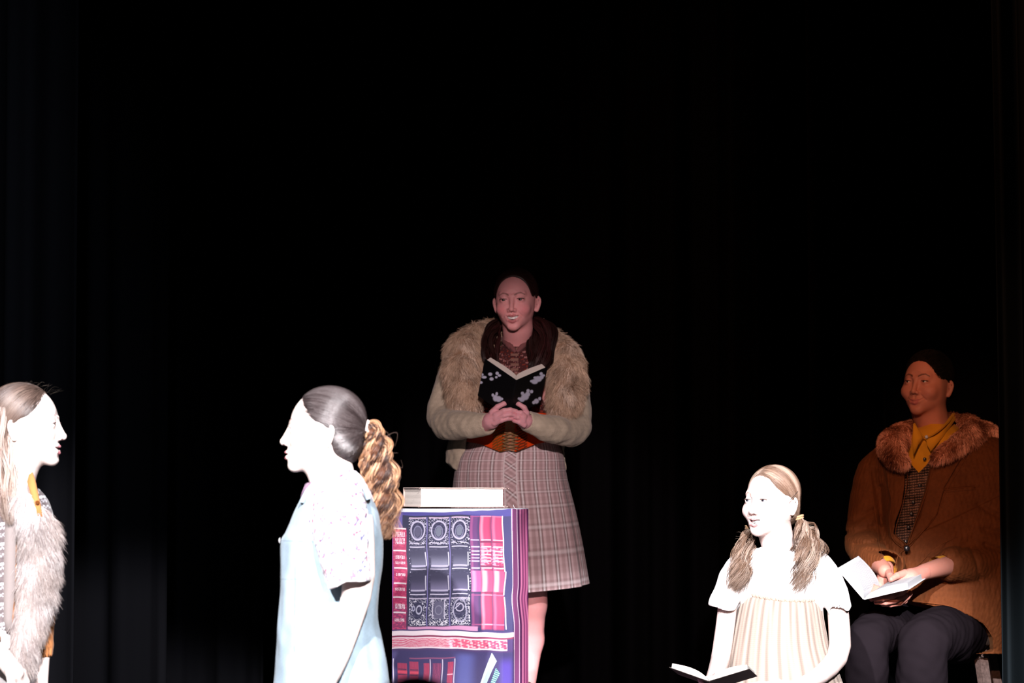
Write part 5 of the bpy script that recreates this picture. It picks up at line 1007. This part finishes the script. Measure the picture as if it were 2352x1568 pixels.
for px_, kx, ax in ((2080, 1990, 1988), (2190, 2118, 2118)): f.chain([at(px_, 1442, Y5), at(kx, 1476, 9.78), at(ax, 1640, 9.82), at(ax, 1790, 9.84)], [.06, .045, .045, .034], k=.0); f.chain([at(ax, 1800, 9.84), at(ax - 6, 1822, 9.70)], [.034, .026], k=.02)
V, F = f.mesh(); g.add(V, F, SM)
f = Fld(at(1950, 1400, 9.8) - [0, .2, 0], at(2330, 1180, 10.2) + [0, .2, 0], .0035)
f.chain([at(2300, 1210, 10.25), at(2280, 1290, 10.12), at(2190, 1296, 9.92), at(2120, 1314, 9.80)], [.045, .043, .036, .027], k=.01, n=10); f.chain([at(1985, 1220, 10.2), at(1988, 1270, 10.1), at(2020, 1296, 9.94), at(2032, 1310, 9.86)], [.045, .042, .034, .024], k=.01, n=8)
V, F = f.mesh(); g.add(V, F, SM * [1, 1.15, 1.3])
HM = SM * np.array([1.05, 1.15, 1.35])
# left hand: palm under the book, thumb over the page
hand(g, [(at(2122, 1314, 9.80), .026), (at(2092, 1326, 9.76), .029), (at(2066, 1348, 9.74), .026), (at(2048, 1362, 9.74), .020)],
     [(PT((2078, 1316, 9.745), (2060, 1322, 9.72), (2047, 1330, 9.70)), [.0135, .0115, .009]),
      (PT((2072, 1356, 9.74), (2050, 1368, 9.71), (2028, 1374, 9.70), (2010, 1376, 9.71)), [.0115, .0105, .0098, .0080]),
      (PT((2078, 1366, 9.76), (2056, 1378, 9.73), (2034, 1383, 9.72), (2012, 1383, 9.74)), [.0115, .0105, .0098, .0080]),
      (PT((2084, 1370, 9.78), (2066, 1384, 9.76), (2046, 1388, 9.75), (2028, 1388, 9.77)), [.0110, .010, .0092, .0075]),
      (PT((2090, 1362, 9.80), (2078, 1380, 9.79), (2062, 1386, 9.79)), [.0100, .009, .0070])], h=.0016, col=HM)
hand(g, [(at(2036, 1304, 9.90), .025), (at(2034, 1322, 9.90), .026), (at(2020, 1344, 9.86), .018)],
     [(PT((2038, 1310, 9.87), (2044, 1322, 9.80), (2047, 1334, 9.76)), [.0135, .0115, .0092]),
      (PT((2010, 1350, 9.78), (2002, 1364, 9.75), (2002, 1376, 9.72)), [.0110, .010, .008]), (PT((2016, 1352, 9.78), (2012, 1368, 9.75), (2018, 1380, 9.73)), [.0110, .010, .008]), (PT((2004, 1346, 9.79), (1994, 1360, 9.77), (1990, 1370, 9.75)), [.0105, .0095, .0075]), (PT((1998, 1340, 9.80), (1986, 1352, 9.79), (1982, 1360, 9.78)), [.0095, .0085, .007])], h=.0016, col=HM)
p5 = g.build('person', ['skin', 'shiny'], base=b5)
tag(p5, 'person seated on a stool in a brown corduroy jacket with fur collar, looking left', 'person')
g = Geo(); HK = np.array([.008, .006, .005]); cp = hair_cap(g, H5, HK, cutc=(0, -.128, -.004), cutr=(.078, .105, .094), grow=.008, rough=.001, low=-.07)
comb(g, H5, cp, 4000, lambda P: np.tile([0, .12, .03], (len(P), 1)), [HK * .6, HK * 1.5], jit=1.5, r=.001); g.build('hair', 'plain', parent=p5)
# trousers
TR = np.array([.010, .0075, .0095])
f = Fld((at(1900, 1130, Y5)[0], Y5 - .62, .38), (at(2350, 1130, Y5)[0], Y5 + .2, 1.12), .005)
f.ell(at(2130, 1435, Y5), (.21, .15, .085)); zz = []
f.chain([at(2060, 1445, 10.15), at(2025, 1452, 9.95), at(1995, 1474, 9.76), at(1990, 1545, 9.76), at(1988, 1650, 9.82), at(1988, 1790, 9.84)], [.095, .090, .078, .076, .072, .064], k=.012, n=16); f.chain([at(2215, 1452, 10.15), at(2168, 1456, 9.95), at(2122, 1476, 9.74), at(2117, 1545, 9.74), at(2117, 1650, 9.80), at(2116, 1790, 9.82)], [.108, .102, .088, .088, .084, .072], k=.012, n=16)
f.cap(at(2030, 1470, 9.8), at(2036, 1640, 9.8), .02, .02, k=.0, op='-') if 0 else None
f.disp(lambda X, Y, Z: .0045 * wob(X, Y, Z, 26, 6) + .002 * wob(X, Y, Z * 1.6, 60, 2))
V, F = f.mesh(); g = Geo(); g.add(V, F, TR); g.build('trousers', 'plain', parent=p5, label='dark plum-black trousers')
g = Geo()
for ax in (1988, 2118): q = at(ax, 1812, 9.84); V, F = tube([q + [0, .06, -.0], q, q + [0, -.10, -.006], q + [0, -.19, -.012]], [.034, .044, .042, .026], 20, 14); g.add(V, F, (.02, .015, .012))
g.build('shoes', 'cloth', parent=p5)
# shirt and vest
OM = np.array([.62, .27, .018])
f = Fld(at(2030, 1150, 10.1) - [0, .12, 0], at(2250, 930, 10.1) + [0, .22, 0], .003)
f.slices(prow([(975, 2120, 2192, 10.2, .062), (1000, 2084, 2220, 10.185, .090), (1040, 2066, 2230, 10.19, .10), (1094, 2056, 2230, 10.195, .10)]), k=.0)
f.disp(lambda X, Y, Z: .002 * wob(X, Y, Z, 60, 5)); V, F = f.mesh(); g = Geo(); g.add(V, F, OM)
for cpts in ([(2098, 972), (2096, 1010), (2098, 1046), (2110, 1020), (2122, 1002), (2112, 990)], [(2188, 948), (2160, 985), (2126, 1003), (2130, 1022), (2138, 1036), (2168, 1000), (2196, 962)]):
    ya = 10.065 if cpts[0][0] < 2100 else 10.07; ys = [ya] * len(cpts); 
    if cpts[0][0] > 2100: ys = [10.16, 10.10, 10.055, 10.055, 10.05, 10.09, 10.15]
    A = np.array([at(a, b, y_) for (a, b), y_ in zip(cpts, ys)]); k = len(A); B = A + [0, .006, 0]; cA = A.mean(0)
    V = np.concatenate([A, B, [cA - [0, .003, 0], cA + [0, .006, 0]]]); j = np.arange(k); j2 = (j + 1) % k
    g.add(V, [np.stack([j, j2, np.full(k, 2 * k)], -1), np.stack([j2 + k, j + k, np.full(k, 2 * k + 1)], -1), np.stack([j, j + k, j2 + k, j2], -1)], OM * 1.05)
P = spline([at(2100, 972, 10.09), at(2112, 992, 10.07), at(2126, 1004, 10.06), at(2150, 994, 10.07), at(2178, 970, 10.12), at(2192, 950, 10.17)], 40); V, F = tubes(P[None], np.full((1, 40), .003), 8); g.add(V, F, OM * .8)
sh5 = g.build('shirt', 'cloth', parent=p5, label='mustard shirt buttoned to the neck')
for px_, py_, yy, c in ((2128, 1003, 10.045, (.5, .5, .55)), (2124, 1054, 10.082, (.02, .015, .015))):
    g = Geo(); V, F = ball(at(px_, py_, yy), .0062); g.add(V, F, c); g.build('button', 'button', parent=sh5)
def tweed(V):
    x, y = proj(V); C = np.tile(np.array([.035, .020, .016]), (len(V), 1)); r = np.sin((y + .12 * (x - 2110)) * 1.05) ; q = np.sin(x * 1.1) > -.75; C[(r > .15) & q] = [.26, .14, .10]; b = np.abs((y - 1138) % 60 - 4) < 5; C[b & (r < .8)] *= .4; return C
f = Fld(at(2030, 1270, 10.1) - [0, .14, 0], at(2200, 1040, 10.1) + [0, .2, 0], .003)
f.slices(prow([(1050, 2060, 2190, 10.21, .13), (1100, 2050, 2185, 10.20, .135), (1270, 2035, 2170, 10.145, .15)]), k=.0)
f.cut([(2086, 1030), (2160, 1030), (2136, 1066), (2117, 1086), (2103, 1068)], 10.02, 10.2)
V, F = f.mesh(); g = Geo(); g.add(V, F, tweed(V)); vs = g.build('waistcoat', 'cloth', parent=p5, label='dark brown striped tweed waistcoat')
for px_, py_ in ((2113, 1114), (2098, 1152), (2094, 1179), (2087, 1210), (2081, 1243)): g = Geo(); V, F = ball(at(px_, py_, 10.058 - .065 * (py_ - 1100) / 170), .0072); g.add(V, F, (.03, .022, .02)); g.build('button', 'button', parent=vs)
# jacket
JK = np.array([.130, .038, .012])
f = Fld(at(1925, 1500, 10.2) - [0, .36, 0], at(2385, 950, 10.2) + [0, .2, 0], .0031)
f.slices(prow([(985, 2100, 2240, 10.24, .06), (1005, 2050, 2300, 10.22, .10), (1035, 2012, 2330, 10.21, .13), (1100, 2010, 2340, 10.18, .15), (1200, 2014, 2340, 10.15, .165), (1300, 2020, 2340, 10.13, .175), (1380, 2030, 2335, 10.12, .18), (1440, 2060, 2330, 10.15, .19), (1490, 2150, 2320, 10.18, .16)]), k=.03)
f.cut([(2086, 940), (2200, 940), (2170, 1010), (2148, 1066), (2136, 1100), (2118, 1160), (2100, 1210), (2084, 1247), (2070, 1238), (2058, 1226), (2062, 1195), (2074, 1150), (2084, 1100), (2084, 1040)], 10.0, 10.17)
# front skirts of the jacket open over the lap
f.cut([(1900, 1300), (2000, 1330), (2064, 1300), (2088, 1374), (2130, 1382), (2179, 1390), (2225, 1408), (2262, 1432), (2282, 1462), (2292, 1500), (1900, 1560)], 10.0, 99)
f.chain([at(2035, 1058, 10.24), at(2004, 1100, 10.22), at(1992, 1180, 10.18), at(1984, 1245, 10.13), at(2008, 1283, 10.0), at(2040, 1295, 9.92)], [.060, .066, .067, .068, .056, .050], k=.014, n=14)
f.chain([at(2310, 1075, 10.26), at(2320, 1180, 10.22), at(2300, 1290, 10.14), at(2240, 1298, 10.0), at(2186, 1296, 9.92)], [.075, .076, .070, .060, .052], k=.014, n=12)
f.cap(at(2052, 1298, 9.88), at(2030, 1292, 9.95), .041, .040, k=.003, op='-'); f.cap(at(2150, 1300, 9.87), at(2182, 1297, 9.92), .044, .043, k=.003, op='-')
f.emboss([(2146, 1060), (2240, 1010), (2215, 1050), (2170, 1120), (2152, 1180), (2118, 1222), (2086, 1252), (2084, 1246), (2112, 1190), (2132, 1120)], 10.0, .011, ymax=10.15, soft=.002)
f.emboss([(2040, 1070), (2084, 1076), (2083, 1110), (2074, 1160), (2060, 1200), (2056, 1226), (2070, 1240), (2080, 1250), (2074, 1258), (2050, 1236), (2044, 1190), (2052, 1150)], 10.0, .010, ymax=10.15, soft=.002)
f.emboss([(2166, 1122), (2240, 1116), (2242, 1124), (2167, 1131)], 10.0, .005, ymax=10.15, soft=.002)
f.emboss([(2084, 1250), (2110, 1225), (2340, 1120), (2340, 1600), (2060, 1600), (2056, 1330), (2060, 1280)], 10.0, .008, ymax=10.15, soft=.002)
def creas(X, Y, Z):
    s = 0; 
    for (a, b, Yc, w_, am) in (((2010, 1170), (1960, 1200), 10.1, .010, .008), ((2005, 1210), (1950, 1225), 10.1, .010, .008), ((2020, 1245), (1965, 1250), 10.05, .009, .009), ((2030, 1268), (1990, 1262), 10.0, .008, .007), ((2240, 1160), (2310, 1200), 10.1, .012, .009), ((2250, 1215), (2340, 1235), 10.1, .012, .010), ((2255, 1250), (2330, 1275), 10.05, .010, .010), ((2230, 1262), (2250, 1330), 9.95, .008, .007), ((2120, 1340), (2230, 1235), 10.0, .012, .006), ((2030, 1120), (2040, 1230), 10.05, .012, .008), ((2010, 1080), (2025, 1200), 10.1, .010, .007)):
        p, q = at(*a, Yc), at(*b, Yc); e = q - p; t = np.clip(((X - p[0]) * e[0] + (Z - p[2]) * e[2]) / (e[0] ** 2 + e[2] ** 2), 0, 1); d2 = (X - p[0] - t * e[0]) ** 2 + (Z - p[2] - t * e[2]) ** 2; s = s + am * np.exp(-d2 / w_ ** 2)
    return s * (Y < 10.2)
f.disp(creas); f.disp(lambda X, Y, Z: .003 * wob(X, Y, Z, 22, 6) + .0012 * wob(X, Y, Z * .3, 300, 9))
V, F = f.mesh(); JV = V; g = Geo(); C = JK * (1 + .10 * wob(*V.T, 50, 3)[:, None] + .05 * wob(*V.T, 400, 13)[:, None]); g.add(V, F, C); jk = g.build('jacket', 'cord', parent=p5, label='rust-brown corduroy jacket')
for pts, r_ in (([(2146, 1064), (2134, 1110), (2116, 1164), (2098, 1212), (2085, 1250)], .0022), ([(2236, 1018), (2210, 1066), (2172, 1130), (2148, 1186), (2116, 1224), (2088, 1256)], .0020), ([(2084, 1080), (2083, 1112), (2073, 1160), (2061, 1200), (2057, 1226), (2070, 1240), (2082, 1250)], .0022), ([(2044, 1074), (2040, 1110), (2048, 1150), (2044, 1196), (2050, 1236), (2074, 1258)], .0016), ([(2166, 1126), (2200, 1121), (2241, 1118)], .0016), ([(2086, 1254), (2064, 1275), (2057, 1300), (2056, 1330)], .0020), ([(2062, 1330), (2110, 1296), (2150, 1258), (2200, 1232)], .0014), ([(1998, 1050), (2002, 1120), (2014, 1200), (2022, 1262), (2034, 1282)], .0018), ([(2090, 1378), (2130, 1384), (2179, 1391), (2225, 1409), (2260, 1433), (2281, 1464)], .0022)):
    P = drape(pts, JV, 10.05, off=.0002); Vt, Ft = tubes(P[None], np.full((1, len(P)), r_ * .55), 6); g = Geo(); g.add(Vt, Ft, JK * 1.35); g.build('seam', 'cord', parent=jk)  # seam and lapel-edge tubes, lighter colour paints in the edge highlight
for px_, py_, yy in ((2083, 1259, 9.955), (2062, 1318, 9.945)): g = Geo(); V, F = ball(at(px_, py_, yy), .011); g.add(V, F, (.012, .010, .012)); g.build('button', 'button', parent=jk)
# shirt cuffs peeking out
g = Geo()
for P, r in ((PT((2168, 1299, 9.90), (2150, 1302, 9.87)), .037), (PT((2034, 1296, 9.93), (2040, 1306, 9.90)), .034)):
    P = np.array([P[0], (P[0] + P[1]) / 2, P[1]]); V, F = tubes(P[None], np.array([[r, r * .98, r * .97]]), 30); g.add(V, F, OM); V, F = tubes(P[None] , np.array([[r - .003] * 3]), 30); g.add(V, F[:, ::-1], OM); g.build('shirt_cuff', 'cloth', parent=sh5); g = Geo()
# fur collar
FB = [lin(60, 26, 16, .8), lin(110, 60, 40, .7), lin(176, 116, 92, .6), lin(214, 160, 138, .6)]
f = Fld(at(1990, 1110, 10.2) - [0, .26, 0], at(2340, 920, 10.2) + [0, .25, 0], .004)
f.chain(PT((2150, 968, 10.34), (2105, 985, 10.28), (2066, 1002, 10.16), (2048, 1022, 10.08), (2058, 1046, 10.03), (2076, 1060, 10.01)), [.03, .034, .042, .046, .036, .020], k=.03, n=14)
f.chain(PT((2150, 968, 10.34), (2200, 972, 10.28), (2235, 992, 10.16), (2210, 1012, 10.08), (2180, 1032, 10.03), (2150, 1050, 10.00)), [.03, .036, .044, .036, .030, .018], k=.03, n=14)
f.chain(PT((2225, 985, 10.24), (2260, 992, 10.20), (2290, 998, 10.20)), [.036, .030, .022], k=.03)
V, F = f.mesh(); g = Geo(); g.add(V, F, FB[1]); fur(g, V, F, 26000, .016, .0007, (0, -.3, -.9), .55, FB, cl=.45, freq=40); g.build('fur_collar', 'fur', parent=jk, label='brown fur collar')
# his book
sv = at(2040, 1290, 9.90) - at(1984, 1370, 9.66); 
s5 = np.array([.41, .90, .155]); s5 /= np.linalg.norm(s5); o5 = at(1984, 1376, 9.67)
dL = np.array([-.64, 0, .76]); dL[1] = -(dL @ s5) / s5[1]; dL /= np.linalg.norm(dL); dR = np.array([.90, 0, .24]); dR[1] = -(dR @ s5) / s5[1]; dR /= np.linalg.norm(dR)
x5 = (dR - dL) / np.linalg.norm(dR - dL); n5 = (dR + dL) / np.linalg.norm(dR + dL); be5 = math.acos(float(np.clip(dR @ x5, -1, 1)))
open_book(o5, s5, n5, x5, .19, .165, be5, .013, (.55, .56, .58), 'white paperback lying open in the hands of the person in the corduroy jacket', thickL=.014, mats='cloth', curl=.03, pages=(.40, .41, .43), fan=.006, WL=.135)
stool((at(2196, 1130, Y5)[0], Y5 + .02, 0), .838, .188, .33, 'tall wooden stool with greyish splayed legs under the person in the jacket', (.13, .085, .075), (.03, .02, .016), splay=.19, lw=.017, rot=-1.1)

# ================================================================== spectator in front of the stage, only the crown of the head shows
g = Geo(); ca = at(956, 1554, 4.0); bz = ca - np.array([0, 0, .124]); b6 = np.array([ca[0], 4.0, -.18])
H6 = Head(bz, yaw=180, sc=1.0); make_head(g, H6, (.3, .2, .16), mouth='closed', neck=(bz[0], 4.0, bz[2] - .22), h=.003)
f = Fld((bz[0] - .32, 3.6, -.17), (bz[0] + .32, 4.75, bz[2] - .1), .01); z = bz[2] - .2
f.chain([(bz[0] - .15, 4.0, z), (bz[0] + .15, 4.0, z)], [.07, .07]); f.slices([(.22, bz[0], 4.02, .16, .12), (.5, bz[0], 4.0, .15, .11), (z, bz[0], 4.0, .18, .10)], k=.05)
for sx in (-1, 1):
    f.chain([(bz[0] + sx * .09, 4.0, .27), (bz[0] + sx * .10, 4.42, .28), (bz[0] + sx * .10, 4.44, -.10), (bz[0] + sx * .1, 4.54, -.13)], [.085, .06, .045, .035], k=.03); f.chain([(bz[0] + sx * .19, 4.0, z), (bz[0] + sx * .22, 4.05, z - .27), (bz[0] + sx * .12, 4.3, .36)], [.05, .042, .03], k=.03)
V, F = f.mesh(); g.add(V, F, (.02, .02, .025)); p6 = g.build('person', ['skin', 'shiny'], base=b6); tag(p6, 'dark-haired spectator seen from behind, only the top of the head in front of the pedestal', 'person')
g = Geo(); hair_cap(g, H6, np.array([.006, .005, .004]), cutc=(0, -.14, -.03), cutr=(.08, .08, .09), grow=.014, h=.004, rough=.002); g.build('hair', 'hair', parent=p6)
rt = empty('chair', (bz[0], 4.0, -.18)); g = Geo(); g.add(*box((bz[0] - .23, 3.83, .12), (bz[0] + .23, 4.25, .165))); g.build('seat', 'velvet', parent=rt, smooth=False)
g = Geo(); g.add(*box((bz[0] - .22, 3.80, .30), (bz[0] + .22, 3.835, .66))); g.build('backrest', 'velvet', parent=rt, smooth=False)
for sx in (-.2, .2):
    for yy in (3.82, 4.22): g = Geo(); V, F = tube([(bz[0] + sx, yy, -.18), (bz[0] + sx, yy, .0), (bz[0] + sx, yy, .62 if yy < 4 else .12)], [.012] * 3, 6, 10); g.add(V, F, (.02, .02, .02)); g.build('leg', 'button', parent=rt)
tag(rt, 'dark chair the spectator sits on in front of the stage', 'chair')
